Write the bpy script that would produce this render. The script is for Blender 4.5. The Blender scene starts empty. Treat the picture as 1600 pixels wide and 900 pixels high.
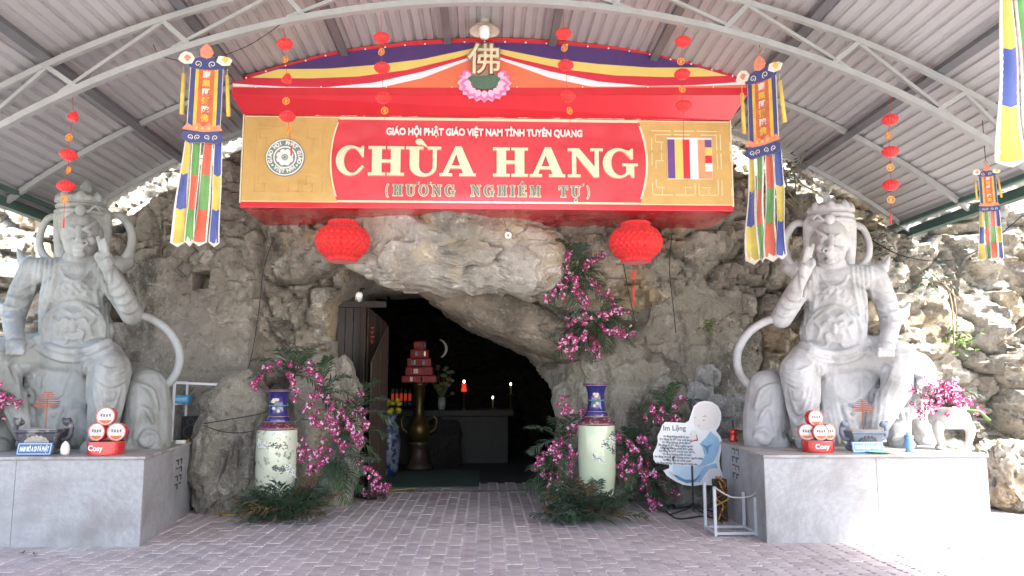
import bpy, bmesh, math, random
import numpy as np
from mathutils import Vector, Matrix
random.seed(7)
scene = bpy.context.scene
C = scene.collection
R = math.radians

# ------------------------------------------------------------------ camera
FPX, VPX, VPY, CAMZ = 1200.0, 757.0, 600.0, 1.55
PITCH = math.atan((VPY - 450) / FPX)
YAW = math.atan((800 - VPX) / FPX * math.cos(PITCH))
cam_d = bpy.data.cameras.new('camera')
cam_d.sensor_width = 36.0
cam_d.lens = 36.0 * FPX / 1600
cam_d.clip_start = 0.05
cam_d.clip_end = 2000
cam = bpy.data.objects.new('camera', cam_d)
C.objects.link(cam)
cam.location = (0, 0, CAMZ)
cam.rotation_euler = (math.pi / 2 + PITCH, 0, -YAW)
scene.camera = cam
CAMM = cam.rotation_euler.to_matrix()

def at(px, py, Y):
    """point of the photograph's pixel (1600 x 900) on the vertical plane at distance Y"""
    d = CAMM @ Vector(((px - 800) / FPX, -(py - 450) / FPX, -1.0))
    return Vector((0, 0, CAMZ)) + d * (Y / d.y)

def on_ground(px, py, z=0.0):
    d = CAMM @ Vector(((px - 800) / FPX, -(py - 450) / FPX, -1.0))
    return Vector((0, 0, CAMZ)) + d * ((z - CAMZ) / d.z)

_CI = np.array(CAMM.inverted())
def to_px(P):
    """world points (n,3) -> photograph pixels (n,2)"""
    q = (np.asarray(P) - np.array([0, 0, CAMZ])) @ _CI.T
    w = -q[:, 2]
    return np.stack([800 + FPX * q[:, 0] / w, 450 - FPX * q[:, 1] / w], 1)

# ------------------------------------------------------------------ sky, sun, exposure
SUN_EL, SUN_AZ = R(51), R(132)          # azimuth measured from +Y (ahead) towards +X (right)
w = bpy.data.worlds.new('World'); scene.world = w; w.use_nodes = True
nt = w.node_tree; nt.nodes.clear()
sky = nt.nodes.new('ShaderNodeTexSky'); sky.sky_type = 'NISHITA'; sky.sun_disc = False
sky.sun_elevation = SUN_EL; sky.sun_rotation = SUN_AZ
sky.air_density = 1.0; sky.dust_density = 3.0; sky.ozone_density = 1.0
bg = nt.nodes.new('ShaderNodeBackground'); bg.inputs['Strength'].default_value = 0.15
wo = nt.nodes.new('ShaderNodeOutputWorld')
nt.links.new(sky.outputs[0], bg.inputs[0]); nt.links.new(bg.outputs[0], wo.inputs[0])
sun_d = bpy.data.lights.new('sun', 'SUN'); sun_d.energy = 5.0; sun_d.angle = R(9); sun_d.color = (1.0, 0.96, 0.9)
sun = bpy.data.objects.new('sun', sun_d); C.objects.link(sun)
_sd = Vector((math.cos(SUN_EL) * math.sin(SUN_AZ), math.cos(SUN_EL) * math.cos(SUN_AZ), math.sin(SUN_EL)))
sun.rotation_euler = _sd.to_track_quat('Z', 'Y').to_euler(); sun.location = _sd * 30
vs = scene.view_settings
vs.view_transform = 'Standard'; vs.look = 'None'; vs.gamma = 1.0; vs.use_curve_mapping = False
vs.exposure = 2.3
cy = scene.cycles
cy.max_bounces = 7; cy.diffuse_bounces = 5; cy.glossy_bounces = 3; cy.transmission_bounces = 3
cy.sample_clamp_indirect = 6.0; cy.use_denoising = True; cy.caustics_reflective = False; cy.caustics_refractive = False

# ------------------------------------------------------------------ materials
MATS = {}
def mat(name, col, rough=0.6, metal=0.0, var=0.12, scale=6.0, bump=0.0, bscale=40.0, spec=0.5, emit=None, estr=0.0,
        stain=None, stain_scale=2.0, stain_lo=0.5, stain_hi=0.65, coat=0.0, rnd=0.0, detail=6.0, trans=0.0, stretch=None, sheen=0.0, rvar=0.1):
    """procedural principled material: base colour broken up by noise, optional stains with a shape of their own, fine relief"""
    if name in MATS: return MATS[name]
    m = bpy.data.materials.new(name); m.use_nodes = True
    n = m.node_tree.nodes; l = m.node_tree.links
    b = n['Principled BSDF']
    b.inputs['Roughness'].default_value = rough; b.inputs['Metallic'].default_value = metal
    b.inputs['Specular IOR Level'].default_value = spec
    if coat: b.inputs['Coat Weight'].default_value = coat; b.inputs['Coat Roughness'].default_value = 0.08
    if sheen: b.inputs['Sheen Weight'].default_value = sheen
    tc = n.new('ShaderNodeTexCoord')
    src = tc.outputs['Object']
    if stretch:
        mp = n.new('ShaderNodeMapping'); mp.inputs['Scale'].default_value = stretch
        l.new(src, mp.inputs[0]); src = mp.outputs[0]
    ns = n.new('ShaderNodeTexNoise'); ns.inputs['Scale'].default_value = scale; ns.inputs['Detail'].default_value = detail
    ns.inputs['Roughness'].default_value = 0.6
    l.new(src, ns.inputs['Vector'])
    mr = n.new('ShaderNodeMapRange'); mr.inputs[1].default_value = 0.25; mr.inputs[2].default_value = 0.75
    mr.inputs[3].default_value = 1 - var; mr.inputs[4].default_value = 1 + var
    l.new(ns.outputs[0], mr.inputs[0])
    mul = n.new('ShaderNodeMix'); mul.data_type = 'RGBA'; mul.blend_type = 'MULTIPLY'; mul.inputs[0].default_value = 1.0
    mul.inputs[6].default_value = (*col, 1)
    l.new(mr.outputs[0], mul.inputs[7])
    out = mul.outputs[2]
    if rnd:
        oi = n.new('ShaderNodeObjectInfo'); ge = n.new('ShaderNodeNewGeometry')
        ad = n.new('ShaderNodeMath'); ad.operation = 'ADD'
        l.new(oi.outputs['Random'], ad.inputs[0]); l.new(ge.outputs['Random Per Island'], ad.inputs[1])
        fr = n.new('ShaderNodeMath'); fr.operation = 'FRACT'; l.new(ad.outputs[0], fr.inputs[0])
        m2 = n.new('ShaderNodeMapRange'); m2.inputs[3].default_value = 1 - rnd; m2.inputs[4].default_value = 1 + rnd
        l.new(fr.outputs[0], m2.inputs[0])
        mu = n.new('ShaderNodeMix'); mu.data_type = 'RGBA'; mu.blend_type = 'MULTIPLY'; mu.inputs[0].default_value = 1.0
        l.new(out, mu.inputs[6]); l.new(m2.outputs[0], mu.inputs[7]); out = mu.outputs[2]
    if stain:
        n2 = n.new('ShaderNodeTexNoise'); n2.inputs['Scale'].default_value = stain_scale; n2.inputs['Detail'].default_value = 8
        n2.inputs['Roughness'].default_value = 0.65
        l.new(src, n2.inputs['Vector'])
        m3 = n.new('ShaderNodeMapRange'); m3.inputs[1].default_value = stain_lo; m3.inputs[2].default_value = stain_hi
        l.new(n2.outputs[0], m3.inputs[0])
        mx = n.new('ShaderNodeMix'); mx.data_type = 'RGBA'; l.new(m3.outputs[0], mx.inputs[0])
        l.new(out, mx.inputs[6]); mx.inputs[7].default_value = (*stain, 1); out = mx.outputs[2]
    l.new(out, b.inputs['Base Color'])
    rr = n.new('ShaderNodeMapRange'); rr.inputs[3].default_value = max(0, rough - rvar); rr.inputs[4].default_value = min(1, rough + rvar)
    l.new(ns.outputs[0], rr.inputs[0]); l.new(rr.outputs[0], b.inputs['Roughness'])
    if bump:
        n3 = n.new('ShaderNodeTexNoise'); n3.inputs['Scale'].default_value = bscale; n3.inputs['Detail'].default_value = 8
        n3.inputs['Roughness'].default_value = 0.65
        l.new(src, n3.inputs['Vector'])
        bp = n.new('ShaderNodeBump'); bp.inputs['Strength'].default_value = bump; bp.inputs['Distance'].default_value = 0.02
        l.new(n3.outputs[0], bp.inputs['Height']); l.new(bp.outputs[0], b.inputs['Normal'])
    if emit:
        b.inputs['Emission Color'].default_value = (*emit, 1); b.inputs['Emission Strength'].default_value = estr
    if trans:
        b.inputs['Transmission Weight'].default_value = trans
    MATS[name] = m
    return m

def rock_mat(name, c1, c2, c3, dark, scale=1.0, bump=0.9, darkamt=0.6, warm=None, orange=None):
    """layered limestone: broad colour zones, dark algae stains, pale veins, fine relief"""
    m = bpy.data.materials.new(name); m.use_nodes = True
    n = m.node_tree.nodes; l = m.node_tree.links; b = n['Principled BSDF']
    b.inputs['Roughness'].default_value = 0.85; b.inputs['Specular IOR Level'].default_value = 0.25
    tc = n.new('ShaderNodeTexCoord'); src = tc.outputs['Object']
    def noise(sc, det=8, ro=0.62, dist=0.0, st=None):
        s = src
        if st:
            mp = n.new('ShaderNodeMapping'); mp.inputs['Scale'].default_value = st; l.new(src, mp.inputs[0]); s = mp.outputs[0]
        t = n.new('ShaderNodeTexNoise'); t.inputs['Scale'].default_value = sc * scale; t.inputs['Detail'].default_value = det
        t.inputs['Roughness'].default_value = ro; t.inputs['Distortion'].default_value = dist
        l.new(s, t.inputs['Vector']); return t.outputs[0]
    def rng(v, a, bb):
        r = n.new('ShaderNodeMapRange'); r.inputs[1].default_value = a; r.inputs[2].default_value = bb
        l.new(v, r.inputs[0]); return r.outputs[0]
    def mix(f, a, bb, k=1.0):
        x = n.new('ShaderNodeMix'); x.data_type = 'RGBA'
        if k != 1.0:
            mm = n.new('ShaderNodeMath'); mm.operation = 'MULTIPLY'; mm.inputs[1].default_value = k; l.new(f, mm.inputs[0]); f = mm.outputs[0]
        l.new(f, x.inputs[0])
        for i, v in ((6, a), (7, bb)):
            if isinstance(v, tuple): x.inputs[i].default_value = (*v, 1)
            else: l.new(v, x.inputs[i])
        return x.outputs[2]
    c = mix(rng(noise(0.7), .42, .58), c1, c2)
    c = mix(rng(noise(2.6, 10, .7), .48, .66), c, c3, .8)
    if orange: c = mix(rng(noise(1.0, 6), .53, .62), c, orange, .8)
    c = mix(rng(noise(1.1, 10, .72, .6, (1, 1, .5)), .51, .59), c, dark, darkamt)
    c = mix(rng(noise(7.0, 8, .75), .53, .66), c, dark, .6)
    c = mix(rng(noise(3.6, 10, .72, 1.2), .57, .66), c, tuple(min(1, x * 1.35) for x in c3), .75)
    c = mix(rng(noise(20.0, 6, .7), .56, .74), c, tuple(min(1, x * 1.5) for x in c3), .5)
    l.new(c, b.inputs['Base Color'])
    h1 = noise(9, 10, .7); h2 = noise(45, 8, .7)
    vo = n.new('ShaderNodeTexVoronoi'); vo.feature = 'DISTANCE_TO_EDGE'; vo.inputs['Scale'].default_value = 1.7 * scale
    mpv = n.new('ShaderNodeVectorMath'); mpv.operation = 'ADD'
    nv = n.new('ShaderNodeTexNoise'); nv.inputs['Scale'].default_value = 2.5; nv.inputs['Detail'].default_value = 6; l.new(src, nv.inputs['Vector'])
    l.new(src, mpv.inputs[0]); l.new(nv.outputs['Color'], mpv.inputs[1]); l.new(mpv.outputs[0], vo.inputs['Vector'])
    crk = rng(vo.outputs[0], 0.0, 0.05)
    s1 = n.new('ShaderNodeMath'); s1.operation = 'MULTIPLY_ADD'; l.new(h2, s1.inputs[0]); s1.inputs[1].default_value = .3; l.new(h1, s1.inputs[2])
    s2 = n.new('ShaderNodeMath'); s2.operation = 'MULTIPLY_ADD'; l.new(crk, s2.inputs[0]); s2.inputs[1].default_value = .10; l.new(s1.outputs[0], s2.inputs[2])
    bp = n.new('ShaderNodeBump'); bp.inputs['Strength'].default_value = bump; bp.inputs['Distance'].default_value = 0.06
    l.new(s2.outputs[0], bp.inputs['Height']); l.new(bp.outputs[0], b.inputs['Normal'])
    MATS[name] = m
    return m

# ------------------------------------------------------------------ numpy noise
def _h(ix, iy, iz, seed=0):
    n = (ix * 374761393 + iy * 668265263 + iz * 2147483647 + seed * 1274126177) & 0xffffffff
    n = ((n ^ (n >> 13)) * 1274126177) & 0xffffffff
    n = ((n ^ (n >> 16)) * 2246822519) & 0xffffffff
    return ((n ^ (n >> 15)) & 0xffffff) / float(0xffffff)
def vnoise(P, seed=0):
    P = np.asarray(P, float); i = np.floor(P).astype(np.int64); f = P - i; u = f * f * f * (f * (f * 6 - 15) + 10)
    r = 0
    for dx in (0, 1):
        for dy in (0, 1):
            for dz in (0, 1):
                wgt = (u[:, 0] if dx else 1 - u[:, 0]) * (u[:, 1] if dy else 1 - u[:, 1]) * (u[:, 2] if dz else 1 - u[:, 2])
                r = r + wgt * _h(i[:, 0] + dx, i[:, 1] + dy, i[:, 2] + dz, seed)
    return r * 2 - 1
def fbm(P, octs=5, seed=0, gain=0.5):
    r, a, Q = 0, 1.0, np.asarray(P, float)
    for k in range(octs):
        r = r + a * vnoise(Q, seed + k); a *= gain; Q = Q * 2.03 + 17.3
    return r
def ridged(P, octs=4, seed=0):
    r, a, Q = 0, 1.0, np.asarray(P, float)
    for k in range(octs):
        r = r + a * (1 - np.abs(vnoise(Q, seed + k)) * 2); a *= .5; Q = Q * 2.07 + 9.1
    return r
def voro(P, seed=0):
    """F1, F2, id-random and offset to the cell's point"""
    P = np.asarray(P, float); i = np.floor(P).astype(np.int64)
    f1 = np.full(len(P), 9.0); f2 = np.full(len(P), 9.0); idr = np.zeros(len(P)); off = np.zeros_like(P)
    for dx in (-1, 0, 1):
        for dy in (-1, 0, 1):
            for dz in (-1, 0, 1):
                c = i + np.array([dx, dy, dz])
                q = c + np.stack([_h(c[:, 0], c[:, 1], c[:, 2], seed + s) for s in (1, 2, 3)], 1)
                d = np.linalg.norm(P - q, axis=1); k = d < f1
                f2 = np.where(k, f1, np.minimum(f2, d)); f1 = np.where(k, d, f1)
                idr = np.where(k, _h(c[:, 0], c[:, 1], c[:, 2], seed + 7), idr); off = np.where(k[:, None], P - q, off)
    return f1, f2, idr, off
def sstep(a, b, x):
    t = np.clip((x - a) / (b - a), 0, 1); return t * t * (3 - 2 * t)
def poly_sd(P, poly):
    """signed distance in 2-D, positive inside"""
    P = np.asarray(P, float); d = np.full(len(P), 1e9); ins = np.zeros(len(P), bool)
    n = len(poly)
    for k in range(n):
        a = np.array(poly[k], float); b = np.array(poly[(k + 1) % n], float); e = b - a
        t = np.clip(((P - a) @ e) / (e @ e), 0, 1)
        d = np.minimum(d, np.linalg.norm(P - a - t[:, None] * e, axis=1))
        cnd = ((a[1] > P[:, 1]) != (b[1] > P[:, 1]))
        with np.errstate(divide='ignore', invalid='ignore'):
            xi = (b[0] - a[0]) * (P[:, 1] - a[1]) / (b[1] - a[1] if b[1] != a[1] else 1e-9) + a[0]
        ins ^= cnd & (P[:, 0] < xi)
    return np.where(ins, d, -d)

# ------------------------------------------------------------------ mesh helpers
def link(name, me, m, parent=None, smooth=False):
    o = bpy.data.objects.new(name, me); C.objects.link(o)
    if m is not None:
        for x in (m if isinstance(m, (list, tuple)) else [m]): me.materials.append(x)
    if parent is not None: o.parent = parent
    if smooth:
        me.polygons.foreach_set('use_smooth', [True] * len(me.polygons))
    return o
def tag(o, label, cat, group=None):
    o['label'] = label; o['category'] = cat
    if group: o['group'] = group
    return o
def thing(name, label, cat, loc=(0, 0, 0), rz=0, group=None):
    o = bpy.data.objects.new(name, None); C.objects.link(o); o.empty_display_size = .1
    o.location = loc; o.rotation_euler = (0, 0, rz)
    return tag(o, label, cat, group)
def structure(o): o['kind'] = 'structure'; return o
def copy_tree(o, parent=None):
    c = o.copy(); C.objects.link(c); c.parent = parent
    for ch in o.children: copy_tree(ch, c)
    return c

class MB:
    def __init__(s): s.v = []; s.f = []; s.mi = []; s.cur = 0; s.T = None
    def _add(s, vs, fs):
        k = len(s.v)
        if s.T is not None: vs = [tuple(s.T @ Vector(p)) for p in vs]
        s.v.extend([tuple(p) for p in vs]); s.f.extend([tuple(i + k for i in f) for f in fs]); s.mi.extend([s.cur] * len(fs))
        return s
    def box(s, c, d, rot=None):
        x, y, z = d[0] / 2, d[1] / 2, d[2] / 2
        vs = [Vector((a * x, b * y, e * z)) for a in (-1, 1) for b in (-1, 1) for e in (-1, 1)]
        if rot is not None: vs = [rot @ p for p in vs]
        vs = [p + Vector(c) for p in vs]
        return s._add(vs, [(0, 1, 3, 2), (4, 6, 7, 5), (0, 4, 5, 1), (2, 3, 7, 6), (0, 2, 6, 4), (1, 5, 7, 3)])
    def bar(s, a, b, wd, ht=None, up=(0, 0, 1)):
        """rectangular bar between two points"""
        a, b = Vector(a), Vector(b); d = (b - a); L = d.length; d.normalize(); up = Vector(up)
        sx = d.cross(up)
        if sx.length < 1e-4: sx = d.cross(Vector((0, 1, 0)))
        sx.normalize(); uz = sx.cross(d)
        ht = wd if ht is None else ht
        rot = Matrix((sx, d, uz)).transposed()
        return s.box((a + b) / 2, (wd, L, ht), rot)
    def tube(s, pts, r, n=6, cap=True, sq=1.0):
        pts = [Vector(p) for p in pts]; m = len(pts)
        rs = r if isinstance(r, (list, tuple)) else [r] * m
        vs = []; prev = None
        for i, p in enumerate(pts):
            t = (pts[min(i + 1, m - 1)] - pts[max(i - 1, 0)])
            if t.length < 1e-9: t = Vector((0, 0, 1))
            t.normalize()
            if prev is None:
                a = t.orthogonal().normalized()
            else:
                a = prev - t * prev.dot(t)
                if a.length < 1e-6: a = t.orthogonal()
                a.normalize()
            prev = a; b = t.cross(a)
            for k in range(n):
                q = 2 * math.pi * k / n
                vs.append(p + (a * math.cos(q) + b * math.sin(q) * sq) * rs[i])
        fs = [(i * n + k, i * n + (k + 1) % n, (i + 1) * n + (k + 1) % n, (i + 1) * n + k) for i in range(m - 1) for k in range(n)]
        if cap:
            fs.append(tuple(range(n - 1, -1, -1))); fs.append(tuple((m - 1) * n + k for k in range(n)))
        return s._add(vs, fs)
    def lathe(s, prof, n=24, c=(0, 0, 0), cap=True, fn=None):
        """prof: (radius, z) list, fn(angle, z) -> radius factor"""
        vs = []; m = len(prof)
        for r, z in prof:
            for k in range(n):
                q = 2 * math.pi * k / n; g = r * (fn(q, z) if fn else 1)
                vs.append((c[0] + g * math.cos(q), c[1] + g * math.sin(q), c[2] + z))
        fs = [(i * n + k, i * n + (k + 1) % n, (i + 1) * n + (k + 1) % n, (i + 1) * n + k) for i in range(m - 1) for k in range(n)]
        if cap:
            fs.append(tuple(range(n - 1, -1, -1))); fs.append(tuple((m - 1) * n + k for k in range(n)))
        return s._add(vs, fs)
    def ell(s, c, r, rot=None, nu=16, nv=10):
        if not isinstance(r, (tuple, list, Vector)): r = (r, r, r)
        vs = []
        for j in range(nv + 1):
            t = math.pi * j / nv
            for i in range(nu):
                q = 2 * math.pi * i / nu
                p = Vector((r[0] * math.sin(t) * math.cos(q), r[1] * math.sin(t) * math.sin(q), -r[2] * math.cos(t)))
                if rot is not None: p = rot @ p
                vs.append(p + Vector(c))
        fs = [(j * nu + i, j * nu + (i + 1) % nu, (j + 1) * nu + (i + 1) % nu, (j + 1) * nu + i) for j in range(nv) for i in range(nu)]
        return s._add(vs, fs)
    def prism(s, poly, y0, y1):
        """polygon in x,z extruded along y"""
        n = len(poly)
        vs = [(x, y0, z) for x, z in poly] + [(x, y1, z) for x, z in poly]
        fs = [tuple(range(n)), tuple(range(2 * n - 1, n - 1, -1))] + [(i, i + n, (i + 1) % n + n, (i + 1) % n) for i in range(n)]
        return s._add(vs, fs)
    def grid(s, pts, nu, nv, closed=False):
        fs = []
        for j in range(nv - 1):
            for i in range(nu - 1 + (1 if closed else 0)):
                i2 = (i + 1) % nu
                fs.append((j * nu + i, j * nu + i2, (j + 1) * nu + i2, (j + 1) * nu + i))
        return s._add(pts, fs)
    def mesh(s, name):
        me = bpy.data.meshes.new(name); me.from_pydata(s.v, [], s.f)
        if any(s.mi): me.polygons.foreach_set('material_index', s.mi)
        me.update(); return me
    def build(s, name, m, parent=None, smooth=False, fix=True, bevel=0, loc=None):
        me = s.mesh(name)
        if fix:
            bm = bmesh.new(); bm.from_mesh(me); bmesh.ops.remove_doubles(bm, verts=bm.verts, dist=1e-6)
            bmesh.ops.recalc_face_normals(bm, faces=bm.faces); bm.to_mesh(me); bm.free()
        o = link(name, me, m, parent, smooth)
        if bevel:
            md = o.modifiers.new('bevel', 'BEVEL'); md.width = bevel; md.segments = 2; md.limit_method = 'ANGLE'
        if loc is not None: o.location = loc
        return o

def heightfield(name, x0, x1, z0, z1, step, fn, m, parent=None):
    nx = int((x1 - x0) / step) + 1; nz = int((z1 - z0) / step) + 1
    X, Z = np.meshgrid(np.linspace(x0, x1, nx), np.linspace(z0, z1, nz))
    X = X.ravel(); Z = Z.ravel(); P = fn(X, Z)
    me = bpy.data.meshes.new(name)
    i, j = np.meshgrid(np.arange(nx - 1), np.arange(nz - 1)); a = (j * nx + i).ravel()
    F = np.stack([a, a + 1, a + nx + 1, a + nx], 1)
    me.vertices.add(len(P)); me.vertices.foreach_set('co', P.astype(np.float32).ravel())
    me.loops.add(F.size); me.loops.foreach_set('vertex_index', F.astype(np.int32).ravel())
    me.polygons.add(len(F)); me.polygons.foreach_set('loop_start', np.arange(0, F.size, 4, dtype=np.int32))
    me.update(calc_edges=True); me.validate()
    o = link(name, me, m, parent, True); me.set_sharp_from_angle(angle=R(34)); return o
def smooth_path(pts, n=8):
    """Catmull-Rom"""
    pts = [Vector(p) for p in pts]; out = []
    for i in range(len(pts) - 1):
        p0, p1, p2, p3 = pts[max(i - 1, 0)], pts[i], pts[i + 1], pts[min(i + 2, len(pts) - 1)]
        for k in range(n):
            t = k / n
            out.append(.5 * ((2 * p1) + (p2 - p0) * t + (2 * p0 - 5 * p1 + 4 * p2 - p3) * t * t + (3 * p1 - p0 - 3 * p2 + p3) * t ** 3))
    out.append(pts[-1]); return out

# ================================================================== SETTING
M_rock = rock_mat('limestone', (.40, .365, .30), (.30, .28, .24), (.54, .52, .47), (.085, .078, .065), bump=1.0, darkamt=.62, orange=(.47, .37, .23))
M_rock2 = rock_mat('boulder_stone', (.33, .31, .255), (.25, .235, .20), (.44, .42, .37), (.075, .068, .056), scale=1.4, bump=1.0)
M_wall = rock_mat('rubble_plaster', (.27, .25, .215), (.21, .197, .172), (.35, .335, .295), (.055, .05, .042), scale=1.2, bump=.55, darkamt=.75)
M_pale = rock_mat('pale_rubble', (.5, .51, .5), (.4, .41, .4), (.62, .63, .63), (.15, .15, .14), scale=3.5)
M_sand = mat('joint_sand', (.62, .58, .54), .95, var=.35, scale=2.5, bump=.3, bscale=120, stain=(.10, .085, .08), stain_scale=.7, stain_lo=.46, stain_hi=.6)
M_paver = mat('paver_concrete', (.43, .375, .38), .78, var=.2, scale=9, bump=.35, bscale=90, rnd=.13, stain=(.54, .50, .495), stain_scale=1.1, stain_lo=.5, stain_hi=.7)
M_ground = mat('earth_ground', (.5, .47, .42), .95, var=.3, scale=1.5, bump=.5, bscale=20, stain=(.36, .33, .28), stain_scale=.4)

# ground sheet
g = MB(); g.grid([(-400 + 800 * i / 8, -400 + 800 * j / 8, -.06) for j in range(9) for i in range(9)], 9, 9)
structure(g.build('ground', M_ground))

# paved court: a sand bed with one paver mesh
PW, PL = .137, .274
bed = MB(); bed.box((0, 6.3, -.04), (13.2, 12.6, .03))
court = structure(bed.build('paved_court', M_sand))
def paver_mesh():
    zz = .021; gap = .0042
    side = []
    T = 6
    for k in range(T + 1):
        side.append((PW / 2 + (zz if k % 2 else -zz) - gap, -PL / 2 + gap + (PL - 2 * gap) * k / T))
    other = [(x - PW + 2 * gap, y) for x, y in side][::-1]
    poly = side + other; n = len(poly); cx = sum(p[0] for p in poly) / n
    inner = [(cx + (x - cx) * .955, y * .978) for x, y in poly]
    vs = [(x, y, -.03) for x, y in poly] + [(x, y, -.004) for x, y in poly] + [(x, y, 0) for x, y in inner]
    fs = [(i, (i + 1) % n, n + (i + 1) % n, n + i) for i in range(n)] + [(n + i, n + (i + 1) % n, 2 * n + (i + 1) % n, 2 * n + i) for i in range(n)]
    # top as strips (side k with its opposite)
    m = T + 1
    for k in range(T):
        a, b2 = 2 * n + k, 2 * n + k + 1; c2, d2 = 2 * n + (n - 1 - (k + 1)), 2 * n + (n - 1 - k)
        fs.append((a, b2, c2, d2))
    return vs, fs
pv, pf = paver_mesh()
pm = bpy.data.meshes.new('paver'); pm.from_pydata(pv, [], pf)
bmx = bmesh.new(); bmx.from_mesh(pm); bmesh.ops.recalc_face_normals(bmx, faces=bmx.faces); bmx.to_mesh(pm); bmx.free()
pm.materials.append(M_paver); pm.update()
pv = [tuple(v.co) for v in pm.vertices]; pf = [tuple(p.vertices) for p in pm.polygons]
spots = []
rng = random.Random(3)
for ci in range(-46, 47):
    x = ci * PW
    for ri in range(0, 44):
        y = .45 + ri * PL + (PL / 2 if ci % 2 else 0)
        spots.append((x, y))
def visible(x, y):
    q = to_px(np.array([[x, y, 0]]))[0]
    return 12 < q[0] < 1588 and q[1] < 893
vis = sorted([s for s in spots if s[1] > 5.5 and visible(*s)], key=lambda s: s[1])
vis = [s for s in vis if not (s[1] > 7.35 and (s[0] < -3.3 or s[0] > 2.7))]
near = set(vis[:300])
allv, allf = [], []
for (x, y) in spots:
    dz = rng.uniform(-.003, .003); tx, ty = rng.uniform(-.008, .008), rng.uniform(-.006, .006)
    if (x, y) in near:
        o = bpy.data.objects.new('paver', pm); C.objects.link(o); o.parent = court
        o.location = (x, y, dz); o.rotation_euler = (ty, tx, rng.uniform(-.01, .01))
    else:
        k = len(allv)
        allv.extend([(vx + x, vy + y, vz + dz + tx * vx + ty * vy) for vx, vy, vz in pv])
        allf.extend([tuple(i + k for i in f) for f in pf])
me = bpy.data.meshes.new('far_pavers'); me.from_pydata(allv, [], allf); me.update()
o = link('far_pavers', me, M_paver, court); o['kind'] = 'stuff'

# ------------------------------------------------------------------ cliff
ctrl = [(-12, 0, 8.6), (-12, 3, 8.8), (-12, 6, 11), (-12, 9, 14), (-9, 0, 9.6), (-9, 3, 9.9), (-9, 5, 11), (-9, 9, 14.5),
        (-6.6, 0, 10.3), (-6.6, 2, 10.3), (-6.6, 3.6, 10.7), (-6.6, 5, 12), (-6.6, 9, 15), (-4.8, 0, 10.9), (-4.8, 3.4, 10.9), (-4.8, 4.1, 11.1), (-4.8, 5.2, 12.4),
        (-3.4, 0, 10.9), (-3.4, 3.6, 10.8), (-3.4, 4.4, 11.2), (-3.4, 5.4, 12.4), (-2.5, 0, 10.5), (-2.4, 2, 10.5), (-2.4, 3.4, 10.15), (-2.2, 4.4, 10.3), (-2.2, 5.4, 11.6),
        (-1.6, 3.0, 10.45), (-1.3, 3.55, 9.95), (-.55, 3.05, 9.95), (-.5, 3.6, 9.35), (-.5, 4.2, 9.6), (0, 5.2, 10.8), (0, 7, 13), (0, 9, 15), (.3, 3.15, 9.8), (.4, 3.6, 9.7), (.5, 2.6, 10.5),
        (1.0, 2.9, 10.2), (1.1, 2.1, 10.7), (1.1, 3.6, 9.95), (1.6, 0, 11.0), (1.6, 1.5, 10.95), (1.6, 2.5, 10.6), (1.7, 3.5, 10.1), (1.7, 4.4, 10.4),
        (2.6, 0, 10.9), (2.6, 2, 10.75), (2.6, 3.5, 10.3), (2.6, 4.5, 10.3), (2.8, 5.4, 11.8), (3.6, 0, 10.6), (3.6, 2, 10.5), (3.6, 3.4, 10.4), (3.8, 4.4, 10.5), (4, 5.4, 12.0), (4, 9, 15),
        (5, 0, 10.5), (5, 2, 10.4), (5, 3.7, 10.4), (5.2, 5, 11.6), (6.5, 0, 10.1), (6.5, 2, 10.1), (6.5, 4, 10.6), (6.5, 6, 11.8), (6.8, 9, 14), (8.5, 0, 9.4), (8.5, 3, 9.6), (8.5, 6, 10.8), (8.5, 9, 13),
        (12, 0, 8.0), (12, 4, 8.4), (12, 9, 11.5)]
ct = np.array(ctrl, float)
def _ker(d): return np.sqrt(d * d + .15)
_A = np.block([[_ker(np.linalg.norm(ct[:, None, :2] - ct[None, :, :2], axis=2)) + 0.03 * np.eye(len(ct)), np.c_[np.ones(len(ct)), ct[:, :2]]],
               [np.c_[np.ones(len(ct)), ct[:, :2]].T, np.zeros((3, 3))]])
_w = np.linalg.solve(_A, np.r_[ct[:, 2], 0, 0, 0])
def base_y(X, Z):
    Q = np.stack([X, Z], 1); out = np.zeros(len(X))
    for s in range(0, len(X), 20000):
        q = Q[s:s + 20000]
        k = _ker(np.linalg.norm(q[:, None] - ct[None, :, :2], axis=2))
        out[s:s + 20000] = k @ _w[:-3] + _w[-3] + q @ _w[-2:]
    return out
MOUTH = [(526, 830), (525, 700), (523, 600), (522, 476), (545, 456), (590, 446), (645, 449), (675, 460), (690, 486), (738, 508), (782, 532), (830, 558), (864, 592), (876, 640), (872, 700), (858, 770), (852, 830)]
RECESS = [(522, 830), (520, 470), (548, 440), (560, 402), (590, 396), (622, 402), (640, 424), (709, 428), (752, 444), (790, 458), (835, 472), (872, 515), (892, 556), (884, 600), (880, 830)]
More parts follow.
